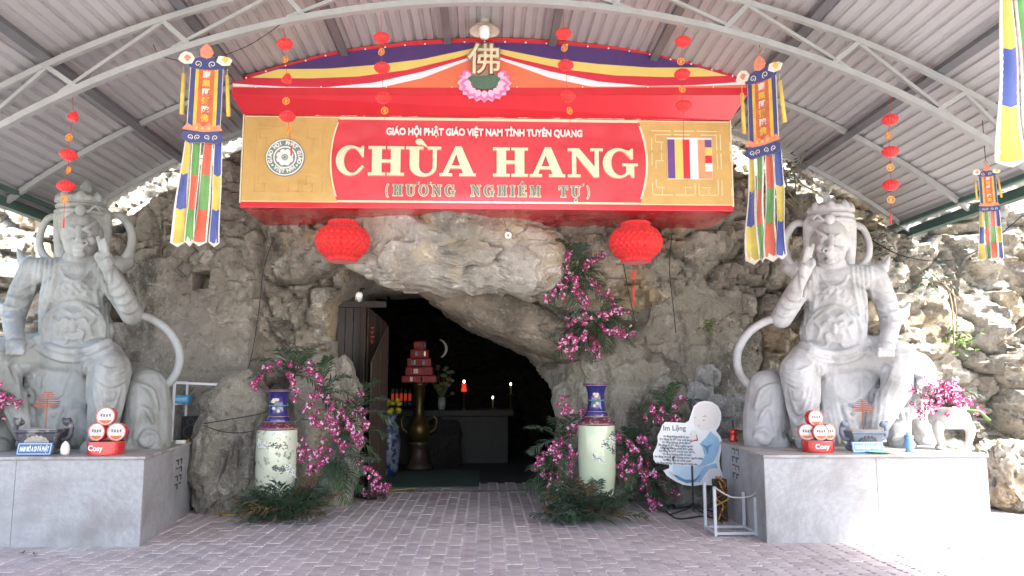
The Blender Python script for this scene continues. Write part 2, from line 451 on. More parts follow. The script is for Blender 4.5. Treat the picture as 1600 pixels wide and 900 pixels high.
def rock_relief(X, Z, Y, seed, amp=1.0):
    P = np.stack([X, Y, Z], 1)
    wv = np.stack([fbm(P * .9, 3, seed + 11), fbm(P * .9, 3, seed + 12), fbm(P * .9, 3, seed + 13)], 1)
    S = P * np.array([1.05, 1.05, 1.35]) + wv * .45
    f1, f2, idr, off = voro(S, seed + 20)
    blk = (idr - .5) * .30 + off[:, 0] * (idr - .5) * .75 + off[:, 2] * (_h((idr * 9999).astype(np.int64), 3, 5) - .42) * .75
    crack = -.16 * (1 - sstep(0, .10, f2 - f1))
    S2 = P * 3.1 + wv * 1.2
    g1, g2, gi, go = voro(S2, seed + 40)
    blk2 = (gi - .5) * .12 + go[:, 2] * (gi - .5) * .42 + go[:, 0] * (_h((gi * 9999).astype(np.int64), 4, 9) - .5) * .30 - .035 * (1 - sstep(0, .12, g2 - g1))
    S3 = P * 8.0 + wv * 2.0
    e1, e2, ei, eo = voro(S3, seed + 50)
    blk2 = blk2 + (ei - .5) * .035 + eo[:, 2] * (ei - .5) * .15 + eo[:, 0] * (_h((ei * 9999).astype(np.int64), 2, 7) - .5) * .08
    rid = ridged(P * np.array([1.6, 1.6, 2.2]) + wv * .5, 4, seed + 60) * .055
    return amp * (blk + crack + blk2 + rid * .7 + .11 * fbm(P * 1.1, 3, seed + 80) + .045 * fbm(P * 6, 4, seed + 90, .65))
def cliff_fn(X, Z):
    Y = base_y(X, Z)
    px = to_px(np.stack([X, np.full_like(X, 10.6), Z], 1))
    sd = poly_sd(px, MOUTH) / FPX * 10.6
    sd = sd + .05 * fbm(np.stack([X * 2, Z * 2, X * 0], 1), 3, 5)
    # smoother water-worn roof lip over the mouth
    lip = np.exp(-((X + .1) / 1.5) ** 2) * sstep(2.4, 2.9, Z) * (1 - sstep(4.4, 5, Z))
    rel = rock_relief(X, Z, Y, 1)
    soft = .16 * fbm(np.stack([X * 1.6, Y * 1.6, Z * 2.0], 1), 5, 300, .5) + .05 * ridged(np.stack([X * 3 + Z * 2, Y, Z * 3], 1), 3, 320)
    Y = Y - ((1 - lip) * rel + lip * (soft + .25 * rel))
    # ledge: the soffit steps back under the bulge, towards the mouth
    sd2 = poly_sd(px, RECESS) / FPX * 10.6 + .06 * fbm(np.stack([X * 3, Z * 3, X * 0], 1), 3, 55)
    Y = Y + (.38 * sstep(-.03, .10, sd2) + .25 * sstep(.08, .5, sd2)) * sstep(1.2, 2.0, Z)
    Y = Y + np.where(sd > -.12, .5 * sstep(-.12, .04, sd) + 6.5 * sstep(.0, .16, sd) * sstep(-.1, .5, Z + .5) , 0)
    dp = sstep(.0, .16, sd)
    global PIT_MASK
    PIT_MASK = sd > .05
    X2 = X + dp * (X + .55) * .75; Z2 = Z + dp * (Z > .2) * (Z - .6) * .30
    return np.stack([X2, Y, Z2], 1)
cliff = structure(heightfield('rock_cliff', -12, 12, -.3, 8.2, .038, cliff_fn, M_rock))
M_caveshade = rock_mat('painted_shade_rock', (.030, .027, .024), (.02, .018, .017), (.045, .042, .038), (.012, .011, .010))  # near-black colour paints the cave's deep shade onto the inner rock faces
cliff.data.materials.append(M_caveshade)
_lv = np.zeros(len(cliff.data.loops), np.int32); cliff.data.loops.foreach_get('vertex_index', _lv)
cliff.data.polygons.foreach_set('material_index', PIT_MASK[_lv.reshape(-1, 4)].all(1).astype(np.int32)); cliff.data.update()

# ------------------------------------------------------------------ rubble masonry wall on the left, with openings
HOLES = [[(174, 340), (190, 336), (200, 346), (194, 360), (178, 360)], [(262, 356), (287, 355), (287, 365), (263, 366)], [(303, 427), (326, 426), (326, 450), (304, 451)], [(172, 474), (192, 470), (204, 484), (196, 502), (172, 503)]]
WY = 10.25
def wall_fn(X, Z):
    px = to_px(np.stack([X, np.full_like(X, WY), Z], 1))
    P = np.stack([X, X * 0, Z], 1)
    wv = np.stack([fbm(P * 1.5, 3, 411), fbm(P * 1.5, 3, 412), fbm(P * 1.5, 3, 413)], 1)
    f1, f2, idr, off = voro(P * np.array([3.2, 1, 4.6]) + wv * .5, 420)
    up = sstep(2.30, 2.42, Z + .02 * vnoise(P * 4, 4))
    stone = (idr - .5) * .10 - .05 * (1 - sstep(0, .14, f2 - f1))
    Y = WY - up * (stone * sstep(2.5, 3.2, Z + .4 * vnoise(P * 2, 8)) + .04 * fbm(P * 6, 4, 430, .6)) - (1 - up) * (.06 + .008 * fbm(P * 5, 4, 440, .6))
    Y = Y - .06 * fbm(P * .8, 3, 450)
    edge = np.maximum(sstep(-3.0, -2.7, X - .12 * fbm(P * 1.3, 3, 460)), sstep(-.12, .2, Z - (3.74 + .55 * np.clip(X + 5.02, -.6, 3)) + .12 * fbm(P * 1.5, 3, 470)))
    edge = np.maximum(edge, 1 - sstep(-5.75, -5.5, X - .12 * fbm(P * 1.3, 3, 465)))
    Y = Y + edge * 1.1
    for h in HOLES:
        Y = Y + .6 * sstep(-1.2, .8, poly_sd(px, h) + 1.0 * vnoise(P * 14, 3))
    return np.stack([X, Y, Z], 1)
wall = heightfield('rubble_wall', -5.9, -2.6, -.2, 5.0, .025, wall_fn, M_wall)
tag(wall, 'weathered rubble masonry wall with small square openings behind the left statue', 'wall')

# ------------------------------------------------------------------ boulders
def boulder(name, c, r, seed, m, label, amp=1.0, rot=0, sub=5, tilt=0, group=None):
    bm = bmesh.new(); bmesh.ops.create_icosphere(bm, subdivisions=sub, radius=1)
    P = np.array([v.co for v in bm.verts])
    P = np.sign(P) * np.abs(P) ** .72
    P = P * np.array(r)
    cr, sr = math.cos(rot), math.sin(rot)
    P = np.stack([P[:, 0] * cr - P[:, 1] * sr, P[:, 0] * sr + P[:, 1] * cr, P[:, 2]], 1)
    ct_, st_ = math.cos(tilt), math.sin(tilt)
    P = np.stack([P[:, 0] * ct_ + P[:, 2] * st_, P[:, 1], -P[:, 0] * st_ + P[:, 2] * ct_], 1)
    N = P / np.linalg.norm(P, axis=1)[:, None]
    Q = P + seed * 3.7
    sc = 1.1 / max(r) * .9
    wv = np.stack([fbm(Q * 1.3, 3, seed + k) for k in range(3)], 1)
    f1, f2, idr, off = voro(Q * 1.5 * sc + wv * .4, seed)
    g1, g2, gi, go = voro(Q * 4.2 * sc + wv, seed + 5)
    d = (idr - .5) * .34 + off[:, 0] * (idr - .5) * .5 + off[:, 2] * (_h((idr * 9999).astype(np.int64), 1, 2) - .5) * .5 - .12 * (1 - sstep(0, .12, f2 - f1))
    d = d + (gi - .5) * .09 - .04 * (1 - sstep(0, .12, g2 - g1)) + .08 * ridged(Q * 2.5, 3, seed + 9) + .05 * fbm(Q * 6, 4, seed + 30, .6)
    P = P + N * (d * amp * min(r))[:, None]
    for v, p in zip(bm.verts, P): v.co = p
    me = bpy.data.meshes.new(name); bm.to_mesh(me); bm.free()
    o = link(name, me, m, None, True); o.location = c; me.set_sharp_from_angle(angle=R(30))
    if label: tag(o, label, 'boulder', group)
    return o
def wpt(px, py, Y): return at(px, py, Y)
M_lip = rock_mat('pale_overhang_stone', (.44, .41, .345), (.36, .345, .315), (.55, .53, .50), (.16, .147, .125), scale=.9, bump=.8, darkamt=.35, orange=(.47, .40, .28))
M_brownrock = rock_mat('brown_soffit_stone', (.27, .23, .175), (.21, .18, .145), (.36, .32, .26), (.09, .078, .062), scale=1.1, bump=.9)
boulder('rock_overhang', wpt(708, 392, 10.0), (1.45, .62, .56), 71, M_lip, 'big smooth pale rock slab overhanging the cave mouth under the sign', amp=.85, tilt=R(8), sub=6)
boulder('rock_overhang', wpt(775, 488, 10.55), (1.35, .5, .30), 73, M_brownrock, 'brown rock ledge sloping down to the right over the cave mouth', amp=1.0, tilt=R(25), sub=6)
boulder('boulder', wpt(972, 662, 10.62), (.86, .55, 1.10), 31, M_rock2, 'large cracked grey boulder beside the right vase at the cave mouth')
boulder('boulder', wpt(1085, 600, 10.8), (.95, .55, 1.35), 37, M_rock2, 'broad fissured rock outcrop behind the monk sign')
boulder('boulder', wpt(366, 712, 9.95), (.48, .45, .95), 43, M_rock2, 'rough brown boulder between the left pedestal and the left vase')
boulder('boulder', wpt(505, 690, 10.35), (.46, .5, 1.15), 47, M_rock, 'pale weathered rock foot at the left jamb of the cave')
boulder('boulder', wpt(1080, 740, 10.1), (.62, .35, .45), 53, M_rock2, 'low dark rock behind the monk sign stand')
boulder('boulder', wpt(1582, 742, 9.6), (.42, .4, .42), 59, M_rock, 'sunlit rounded boulder at the right edge of the court')
for k, (px, py, s, lb_) in enumerate(((1092, 618, .2, 'chalky limestone chunk behind the monk sign, left of the pale heap'), (1118, 640, .22, 'largest chalky limestone chunk in the pale heap'), (1140, 655, .2, 'chalky limestone chunk against the right pedestal corner'), (1106, 588, .16, 'topmost chalky limestone chunk of the pale heap'), (1150, 632, .15, 'small chalky limestone chunk beside the lion\'s rump'), (1128, 672, .18, 'lowest chalky limestone chunk of the pale heap'))):
    o = boulder('limestone_chunk', wpt(px, py, 10.25), (s, s * .8, s * .9), 61 + k * 3, M_pale, None, sub=3)
    tag(o, lb_, 'rock', 'pale rocks heaped behind the right pedestal')

# ------------------------------------------------------------------ cave interior floor
M_cavefloor = mat('cave_floor_stone', (.05, .047, .045), .8, var=.3, scale=4, bump=.4, bscale=30)  # floor colour darkened to put the cave's shade into it
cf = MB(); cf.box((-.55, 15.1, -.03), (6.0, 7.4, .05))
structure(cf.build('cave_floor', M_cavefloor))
th = MB(); a = on_ground(585, 771); th.box((-.5, 11.42, -.002), (3.3, .12, .03))
tag(th.build('door_sill', M_rock2, bevel=.006), 'low worn stone sill across the cave entrance', 'door sill')

# ------------------------------------------------------------------ barrel roof
RR, APEX = 9.3, 5.68
CZ = APEX - RR
def arc_pt(ang, rad, y): return Vector((rad * math.sin(ang), y, CZ + rad * math.cos(ang)))
EAVE_ANG = math.asin(5.75 / RR)
Y_FRONT, Y_BACK = 1.2, 10.6
M_sheet = mat('zinc_sheet', (.40, .405, .42), .45, metal=.15, var=.10, scale=1.2, stain=(.34, .315, .29), stain_scale=1.0, stain_lo=.56, stain_hi=.72, stretch=(3, .4, 3), bump=.05, bscale=8)
M_steel = mat('galvanised_steel', (.36, .375, .375), .45, metal=.25, var=.12, scale=5, stain=(.30, .25, .2), stain_scale=3, stain_lo=.62, stain_hi=.75)
M_darksteel = mat('dark_purlin_steel', (.16, .165, .18), .5, metal=.3, var=.15, scale=3)
M_greensteel = mat('green_painted_steel', (.045, .10, .085), .5, var=.2, scale=3)
roof = thing('barrel_roof', 'arched corrugated zinc canopy roof on steel trusses over the whole court', 'roof', (.16, 0, 0))
PITCHR = .128; RIBH = .020
n_ribs = int(2 * EAVE_ANG * RR / PITCHR); per = 8
prof = [(-.5, 0), (-.22, 0), (-.12, 1), (.12, 1), (.22, 0), (.5, 0)]
for s in range(math.ceil(n_ribs / per)):
    a0 = -EAVE_ANG + s * per * PITCHR / RR
    k1 = min(per, n_ribs - s * per)
    for (ya, yb, dz) in ((Y_FRONT, 6.75, .0), (6.6, Y_BACK, .004)):
        mb = MB(); pts = []
        row = []
        for r_ in range(k1):
            for (u, h) in prof[:-1]:
                row.append((a0 + (r_ + .5 + u) * PITCHR / RR, h))
        row.append((a0 + (k1 + .35) * PITCHR / RR, 0))
        lift = dz + (.003 if s % 2 else 0)
        jit = random.uniform(-.06, .06)
        ys = [ya + (jit if ya == Y_FRONT else 0), ya + (yb - ya) * .33, ya + (yb - ya) * .66, yb + (jit if yb == Y_BACK else 0)]
        for y in ys:
            wob = random.uniform(-.006, .006)
            for (an, h) in row: pts.append(arc_pt(an, RR + h * RIBH + lift + wob * math.sin(an * 23 + s), y))
        mb.grid(pts, len(row), len(ys))
        mb.build('roof_sheet', M_sheet, roof, fix=False)
def arc_bar(mb, rad, a0, a1, y, wd, ht, n=40):
    """curved angle bar following the vault"""
    pts = []
    sec = [(-wd / 2, -ht / 2), (wd / 2, -ht / 2), (wd / 2, ht / 2), (-wd / 2, ht / 2)]
    for i in range(n + 1):
        an = a0 + (a1 - a0) * i / n
        for (dy, dr) in sec: pts.append(arc_pt(an, rad + dr, y + dy))
    mb.grid([p for p in pts], 4, n + 1, closed=True)
    return mb
for X in (-4.3, -3.07, -1.85, -.62, .64, 1.87, 3.07, 4.3):
    an = math.asin(X / RR); mb = MB()
    a = arc_pt(an, RR - .045, Y_FRONT + .1); b = arc_pt(an, RR - .045, Y_BACK - .05)
    mb.bar(a, b, .085, .085, up=(math.sin(an), 0, math.cos(an)))
    mb.build('purlin', M_darksteel, roof)
for sgn in (-1, 1):
    p = arc_pt(sgn * EAVE_ANG, RR, 0); mb = MB()
    mb.bar((p.x, Y_FRONT, p.z - .05), (p.x, Y_BACK + .6, p.z - .05), .10, .11)
    mb.build('eave_beam', M_greensteel, roof)
    mb = MB(); mb.bar((p.x - sgn * .16, Y_FRONT, p.z + .06), (p.x - sgn * .16, Y_BACK + .6, p.z + .06), .05, .05)
    mb.build('eave_rail', M_greensteel, roof)
for y in (3.6, 7.02):
    tr = MB(); arc_bar(tr, RR - .12, -EAVE_ANG, EAVE_ANG, y, .05, .055); top = tr.build('top_chord', M_steel, roof)
    D = .41
    lo = MB(); arc_bar(lo, RR - D - .05, -EAVE_ANG * .97, EAVE_ANG * .97, y, .07, .06); lo.build('bottom_chord', M_steel, roof)
    lp = MB(); arc_bar(lp, RR - D - .02, -EAVE_ANG * .97, EAVE_ANG * .97, y + .04, .012, .07); lp.build('chord_flange', M_steel, roof)
    step = 1.16 / RR; kk = int(EAVE_ANG / step)
    for k in range(-kk, kk + 1):
        a0 = (k + .12) * step
        mb = MB(); mb.bar(arc_pt(a0, RR - .13, y), arc_pt(a0 - (.018 if k > 0 else -.018), RR - D - .02, y), .045, .045, up=(0, 1, 0)); mb.build('web_post', M_steel, roof)
        a1 = (k + 1.12) * step
        if a1 < EAVE_ANG:
            mb = MB()
            if k < 0: mb.bar(arc_pt(a1, RR - .14, y + .01), arc_pt(a0, RR - D - .01, y + .01), .032, .04, up=(0, 1, 0))
            else: mb.bar(arc_pt(a0, RR - .14, y + .01), arc_pt(a1, RR - D - .01, y + .01), .032, .04, up=(0, 1, 0))
            mb.build('web_brace', M_steel, roof)
for (y, wd) in ((5.3, .05), (8.93, .055), (10.25, .035)):
    mb = MB(); arc_bar(mb, RR - .045, -EAVE_ANG, EAVE_ANG, y, wd, .06); mb.build('arch_rib', M_steel, roof)
for sgn in (-1, 1):
    p = arc_pt(sgn * EAVE_ANG, RR, 0)
    for y in (3.6, 7.02):
        mb = MB(); mb.lathe([(.1, -.03), (.1, .02), (.057, .021), (.057, p.z - .1)], 14, (p.x, y, 0)); mb.build('post', M_greensteel, roof, True)

# ------------------------------------------------------------------ pedestals
M_granite = mat('granite_slab', (.36, .365, .38), .5, var=.22, scale=18, bump=.08, bscale=150, stain=(.25, .24, .235), stain_scale=2.2, stain_lo=.46, stain_hi=.66, detail=12)
M_granite_top = mat('pedestal_top_stone', (.40, .39, .375), .6, var=.15, scale=8, stain=(.26, .24, .22), stain_scale=3)
M_ink = mat('black_ink', (.03, .03, .035), .7)
PH = .85
def pedestal(x0, x1, y0, y1, skew, label):
    cx = (x0 + x1) / 2
    t = thing('stone_pedestal', label, 'pedestal', (cx, y0, 0))
    def P(x, y, z): return (x - cx + skew * (y - y0), y - y0, z)
    def block(name, xa, xb, ya, yb, za, zb, m, bev=.006):
        mb = MB(); mb._add([P(xa, ya, za), P(xb, ya, za), P(xb, yb, za), P(xa, yb, za), P(xa, ya, zb), P(xb, ya, zb), P(xb, yb, zb), P(xa, yb, zb)],
                           [(0, 3, 2, 1), (4, 5, 6, 7), (0, 1, 5, 4), (1, 2, 6, 5), (2, 3, 7, 6), (3, 0, 4, 7)])
        return mb.build(name, m, t, bevel=bev)
    block('core', x0 + .02, x1 - .02, y0 + .02, y1 - .02, -.03, PH - .03, M_granite)
    # cladding slabs
    n = 2; L = (x1 - x0) / n
    for k in range(n):
        block('front_slab', x0 + k * L + .0015, x0 + (k + 1) * L - .0015, y0, y0 + .0195, -.02, PH - .032, M_granite, .003)
    m_ = 2; D = (y1 - y0) / m_
    for (xa, xb) in ((x0, x0 + .0195), (x1 - .0195, x1)):
        for k in range(m_):
            block('side_slab', xa, xb, y0 + .021 + k * (D - .011), y0 + .018 + (k + 1) * (D - .011), -.02, PH - .032, M_granite, .003)
    block('top_slab', x0 - .015, x1 + .015, y0 - .02, y1, PH - .03, PH, M_granite_top, .008)
    return t
pL = pedestal(-5.75, -3.31, 7.76, 10.0, -.14, 'grey granite pedestal under the left statue')
pR = pedestal(2.78, 5.05, 7.70, 10.0, .07, 'sunlit pale granite pedestal under the right statue')

# ================================================================== SIGN AND DECORATIONS
from mathutils.geometry import tessellate_polygon
def plate(mb, loops, y0, y1):
    """flat piece with holes: loops in x,z; front at y0 (towards the camera)"""
    tri = tessellate_polygon([[Vector((x, z, 0)) for x, z in lp] for lp in loops])
    flat = [p for lp in loops for p in lp]
    n = len(flat)
    vs = [(x, y0, z) for x, z in flat] + [(x, y1, z) for x, z in flat]
    fs = []
    for t in tri:
        a, b, c = (flat[i] for i in t)
        if (b[0] - a[0]) * (c[1] - a[1]) - (b[1] - a[1]) * (c[0] - a[0]) < 0: t = (t[0], t[2], t[1])
        fs.append(tuple(t)); fs.append((t[0] + n, t[2] + n, t[1] + n))
    k = 0
    for lp in loops:
        m = len(lp)
        for i in range(m): fs.append((k + i, k + (i + 1) % m, k + (i + 1) % m + n, k + i + n))
        k += m
    mb._add(vs, fs); return mb
def earc(cx, cy, rx, ry, a0, a1, n=14):
    return [(cx + rx * math.cos(R(a0 + (a1 - a0) * i / n)), cy + ry * math.sin(R(a0 + (a1 - a0) * i / n))) for i in range(n + 1)]
GLY = {}
GLY['H'] = (.96, [[(0, 0), (.46, 0), (.46, .09), (.36, .09), (.36, .44), (.60, .44), (.60, .09), (.50, .09), (.50, 0), (.96, 0), (.96, .09), (.86, .09), (.86, .91), (.96, .91), (.96, 1), (.50, 1), (.50, .91), (.60, .91), (.60, .55), (.36, .55), (.36, .91), (.46, .91), (.46, 1), (0, 1), (0, .91), (.10, .91), (.10, .09), (0, .09)]])
GLY['U'] = (.98, [[(0, 1), (0, .91), (.11, .91)] + earc(.48, .33, .37, .36, 180, 360) + [(.85, .91), (.97, .91), (.97, 1), (.60, 1), (.60, .91), (.74, .91)] + earc(.555, .33, .185, .26, 0, -180) + [(.37, .91), (.48, .91), (.48, 1)]])
GLY['A'] = (1.0, [[(0, 0), (.35, 0), (.35, .09), (.24, .09), (.29, .26), (.59, .26), (.65, .09), (.54, .09), (.54, 0), (1.0, 0), (1.0, .09), (.93, .09), (.60, 1.02), (.43, 1.02), (.09, .09), (0, .09)], [(.33, .36), (.455, .74), (.56, .36)]])
GLY['N'] = (1.0, [[(0, 0), (.36, 0), (.36, .09), (.24, .09), (.24, .74), (.74, -.0), (.88, 0), (.88, .91), (1.0, .91), (1.0, 1), (.64, 1), (.64, .91), (.76, .91), (.76, .36), (.32, 1), (0, 1), (0, .91), (.12, .91), (.12, .09), (0, .09)]])
GLY['C'] = (.94, [[(.90, .62), (.90, 1.0), (.83, 1.0), (.79, .93)] + earc(.46, .5, .46, .52, 62, 322, 26) + [(.91, .30), (.85, .34)] + earc(.53, .5, .27, .43, 312, 48, 20) + [(.84, .62)]])
GLY['G'] = (1.04, [[(.90, .64), (.90, 1.0), (.83, 1.0), (.79, .93)] + earc(.46, .5, .46, .52, 62, 305, 26) + [(.80, .13), (.86, 0), (.93, 0), (.93, .40), (1.04, .40), (1.04, .49), (.58, .49), (.58, .40), (.69, .40), (.69, .17)] + earc(.52, .5, .27, .43, 302, 48, 20) + [(.84, .64)]])
GLY['O'] = (.96, [earc(.48, .5, .48, .52, 0, 350, 30), earc(.48, .5, .25, .43, 350, 0, 30)])
GLY['I'] = (.48, [[(0, 0), (.48, 0), (.48, .09), (.37, .09), (.37, .91), (.48, .91), (.48, 1), (0, 1), (0, .91), (.11, .91), (.11, .09), (0, .09)]])
GLY['E'] = (.86, [[(0, 0), (.83, 0), (.86, .34), (.79, .34), (.70, .09), (.36, .09), (.36, .46), (.50, .46), (.55, .34), (.61, .34), (.61, .67), (.55, .67), (.50, .55), (.36, .55), (.36, .91), (.66, .91), (.74, .70), (.81, .70), (.80, 1), (0, 1), (0, .91), (.10, .91), (.10, .09), (0, .09)]])
GLY['M'] = (1.2, [[(0, 0), (.34, 0), (.34, .09), (.23, .09), (.23, .75), (.52, 0), (.60, 0), (.86, .75), (.86, .09), (.75, .09), (.75, 0), (1.2, 0), (1.2, .09), (1.1, .09), (1.1, .91), (1.2, .91), (1.2, 1), (.84, 1), (.61, .36), (.37, 1), (0, 1), (0, .91), (.11, .91), (.11, .09), (0, .09)]])
GLY['T'] = (.90, [[(.20, 0), (.70, 0), (.70, .09), (.58, .09), (.58, .91), (.72, .91), (.83, .68), (.90, .68), (.88, 1), (.02, 1), (0, .68), (.07, .68), (.18, .91), (.32, .91), (.32, .09), (.20, .09)]])
GLY['('] = (.32, [earc(.55, .45, .50, .78, 128, 232, 12) + earc(.62, .45, .46, .72, 230, 130, 12)])
GLY[')'] = (.32, [earc(-.23, .45, .50, .78, -52, 52, 12) + earc(-.30, .45, .46, .72, 50, -50, 12)])
def grow(lp, d):
    n = len(lp); area = sum(lp[i][0] * lp[(i + 1) % n][1] - lp[(i + 1) % n][0] * lp[i][1] for i in range(n)); sg = 1 if area > 0 else -1
    out = []
    for i in range(n):
        a, b, c = lp[i - 1], lp[i], lp[(i + 1) % n]
        e1 = Vector((b[0] - a[0], b[1] - a[1])); e2 = Vector((c[0] - b[0], c[1] - b[1]))
        if e1.length < 1e-7 or e2.length < 1e-7: out.append(b); continue
        e1.normalize(); e2.normalize()
        n1 = Vector((e1.y, -e1.x)); n2 = Vector((e2.y, -e2.x)); k = n1 + n2
        if k.length < .3: k = n1
        k = k / max(k.length_squared / 2, .4)
        out.append((b[0] + k.x * d * sg, b[1] + k.y * d * sg))
    return out
def glyph(mb, ch, x, z, h, y0, y1, wide=1.0, fat=0):
    wd, loops = GLY[ch]; L = []
    for i, lp in enumerate(loops):
        q = [(p[0] * wide, p[1]) for p in lp]
        if fat: q = grow(q, fat if i == 0 else -fat)
        L.append([(x + p[0] * h, z + p[1] * h) for p in q])
    plate(mb, L, y0, y1); return wd * wide * h
_font_tmp = []
def text_mesh(s, size, depth, bold=0.0, cx=True):
    cu = bpy.data.curves.new('t', 'FONT'); cu.body = s; cu.size = size; cu.extrude = depth / 2; cu.offset = bold
    cu.align_x = 'CENTER' if cx else 'LEFT'; cu.resolution_u = 4
    o = bpy.data.objects.new('t', cu); C.objects.link(o); bpy.context.view_layer.update()
    me = bpy.data.meshes.new_from_object(o.evaluated_get(bpy.context.evaluated_depsgraph_get()))
    bpy.data.objects.remove(o); bpy.data.curves.remove(cu)
    me.transform(Matrix.Rotation(math.pi / 2, 4, 'X'))     # text plane x,y -> x,z, facing -y
    return me
def text_obj(name, s, size, depth, m, parent, loc, bold=0.0, width=None, rot=0.0):
    me = text_mesh(s, size, depth, bold)
    if width:
        xs = [v.co.x for v in me.vertices]; k = width / (max(xs) - min(xs)); me.transform(Matrix.Diagonal((k, 1, 1, 1)))
    if rot: me.transform(Matrix.Rotation(rot, 4, 'Y'))
    o = link(name, me, m, parent); o.location = loc; return o

M_red = mat('red_gloss_paint', (.60, .028, .04), .22, var=.08, scale=2, coat=.5)
M_redface = mat('red_sign_face', (.64, .05, .07), .16, var=.07, scale=1.5, coat=.8, stain=(.58, .06, .075), stain_scale=1.2)
M_gold = mat('gold_sign_panel', (.62, .40, .14), .35, var=.12, scale=5, coat=.3, metal=.15)
M_goldline = mat('pale_gold_relief', (.82, .66, .40), .35, var=.1, scale=5, metal=.1)
M_ivory = mat('ivory_metal', (.86, .78, .55), .2, var=.06, scale=3, metal=.25, coat=.6)
M_white = mat('white_plastic', (.82, .82, .80), .4, var=.04)
M_greyteal = mat('emblem_green_grey', (.17, .25, .24), .45, var=.1)
M_purple = mat('purple_vinyl', (.075, .035, .15), .45, var=.1, scale=3)
M_yellow = mat('yellow_vinyl', (.72, .56, .16), .45, var=.07, scale=3)
M_redv = mat('red_vinyl', (.60, .03, .06), .45, var=.08, scale=3)
M_whitev = mat('white_vinyl', (.80, .76, .82), .5, var=.05, scale=3)
M_orange = mat('orange_vinyl', (.72, .17, .085), .45, var=.07, scale=3)
M_pink = mat('pink_lotus', (.72, .18, .42), .45, var=.15, scale=20)
M_pinkl = mat('pale_pink_lotus', (.80, .50, .66), .45, var=.12, scale=20)
M_lotusgreen = mat('lotus_heart_green', (.09, .16, .11), .6, var=.3, scale=60)
M_bronze = mat('bronze_letter', (.30, .20, .15), .4, var=.15)
M_string = mat('dark_string', (.06, .03, .03), .8)

SY = 9.0
bl, br = at(374, 327, SY), at(1147, 327, SY); tz = (at(374, 183, SY).z + at(1147, 183, SY).z) / 2
SX0, SX1, SZ0, SZ1 = bl.x, br.x, (bl.z + br.z) / 2, tz
SW, SH = SX1 - SX0, SZ1 - SZ0
cxs = (SX0 + SX1) / 2
sign = thing('temple_sign', 'long red and gold box sign with big ivory letters above the cave mouth', 'sign', (cxs, SY, SZ0))
hw = SW / 2
def sx(px): return (px - 374) / (1147 - 374) * SW - hw          # sign-local from photo pixels
def sz(py): return (327 - py) / (327 - 183) * SH
mb = MB(); mb.box((0, .52, SH / 2), (SW, 1.03, SH)); mb.build('box_body', M_red, sign, bevel=.01)
# face: side gold panels with a bowed edge, red centre
zt, zb = sz(187), sz(318)
def bow(side, n=16):
    out = []
    for i in range(n + 1):
        t = i / n; z = zb + (zt - zb) * t; k = 4 * t * (1 - t)
        px = (524 - 13 * k) if side < 0 else (997 + 14 * k)
        out.append((sx(px), z))
    return out
lb, rb = bow(-1), bow(1)
gp = MB(); plate(gp, [[(sx(376.5), zb)] + lb + [(sx(376.5), zt)]], -.012, .0); gp.build('gold_panel', M_gold, sign)
gp = MB(); plate(gp, [[(sx(1144.5), zt)] + rb[::-1] + [(sx(1144.5), zb)]], -.012, .0); gp.build('gold_panel', M_gold, sign)
rp = MB(); plate(rp, [lb[::1] + rb[::-1]][0:1], -.016, .0); rp.build('red_panel', M_redface, sign)
# ivory trims
def strip(loop, y0=-.026, y1=-.005, name='trim', m=M_ivory):
    q = MB(); plate(q, [loop], y0, y1); return q.build(name, m, sign)
strip([(lb[-1][0], zt - .026), (rb[-1][0], zt - .026), (rb[-1][0], zt + .006), (lb[-1][0], zt + .006)])
strip([(lb[0][0], zb - .004), (rb[0][0], zb - .004), (rb[0][0], zb + .018), (lb[0][0], zb + .018)])
for e, s in ((lb, -1), (rb, 1)):
    e2 = [(x + (.018 if s < 0 else -.026), z) for x, z in e][1:-1]; e1 = e[1:-1]
    strip((e1 + e2[::-1]) if s < 0 else (e2 + e1[::-1]), -.024)
for x in (sx(375), sx(1145.4)):
    strip([(x - .008, zb - .02), (x + .008, zb - .02), (x + .008, zt + .02), (x - .008, zt + .02)], -.02, .0)
for z in (zt, zb):
    for xa, xb in ((sx(377), lb[0][0]), (rb[0][0], sx(1144))):
        strip([(xa, z - .006), (xb, z - .006), (xb, z + .006), (xa, z + .006)], -.018, -.008, 'trim', M_goldline)
# fret relief on the gold panels
def fret(px0, px1, avoid, side):
    q = MB(); c = .047; wln = .011
    x0, x1 = sx(px0), sx(px1); z0, z1 = zb + .03, zt - .03
    U = [[(0, 0), (5, 0), (5, 4), (1, 4), (1, 2), (3, 2)], [(0, 5), (5, 5)], [(2.5, 2), (2.5, 0)], [(0, 0), (0, 3)]]
    nx = int((x1 - x0) / (c * 6)); nz = int((z1 - z0) / (c * 6)); ox = ((x1 - x0) - nx * c * 6) / 2; oz = ((z1 - z0) - nz * c * 6 + c) / 2
    for i in range(nx + 1):
        for j in range(nz):
            for ln in U:
                pts = [((5 - a if i % 2 else a), (5 - b if j % 2 else b)) for a, b in ln]
                P = [(x0 + ox + (i * 6 + a) * c, z0 + oz + (j * 6 + b) * c) for a, b in pts]
                for (xa, za), (xb, zb_) in zip(P[:-1], P[1:]):
                    mx, mz = (xa + xb) / 2, (za + zb_) / 2
                    if max(xa, xb) > x1 + .02: continue
                    t = min(1, max(0, (mz - zb) / (zt - zb))); k = 4 * t * (1 - t)
                    lim = sx(524 - 13 * k) if side < 0 else sx(997 + 14 * k)
                    if (side < 0 and max(xa, xb) > lim - .04) or (side > 0 and min(xa, xb) < lim + .04): continue
                    if avoid(mx, mz) or avoid(xa, za) or avoid(xb, zb_): continue
                    q.box((mx, -.0135, mz), (abs(xb - xa) + wln, .005, abs(zb_ - za) + wln))
    q.build('fret_relief', M_goldline if side > 0 else M_gold, sign, fix=False)['kind'] = 'stuff'
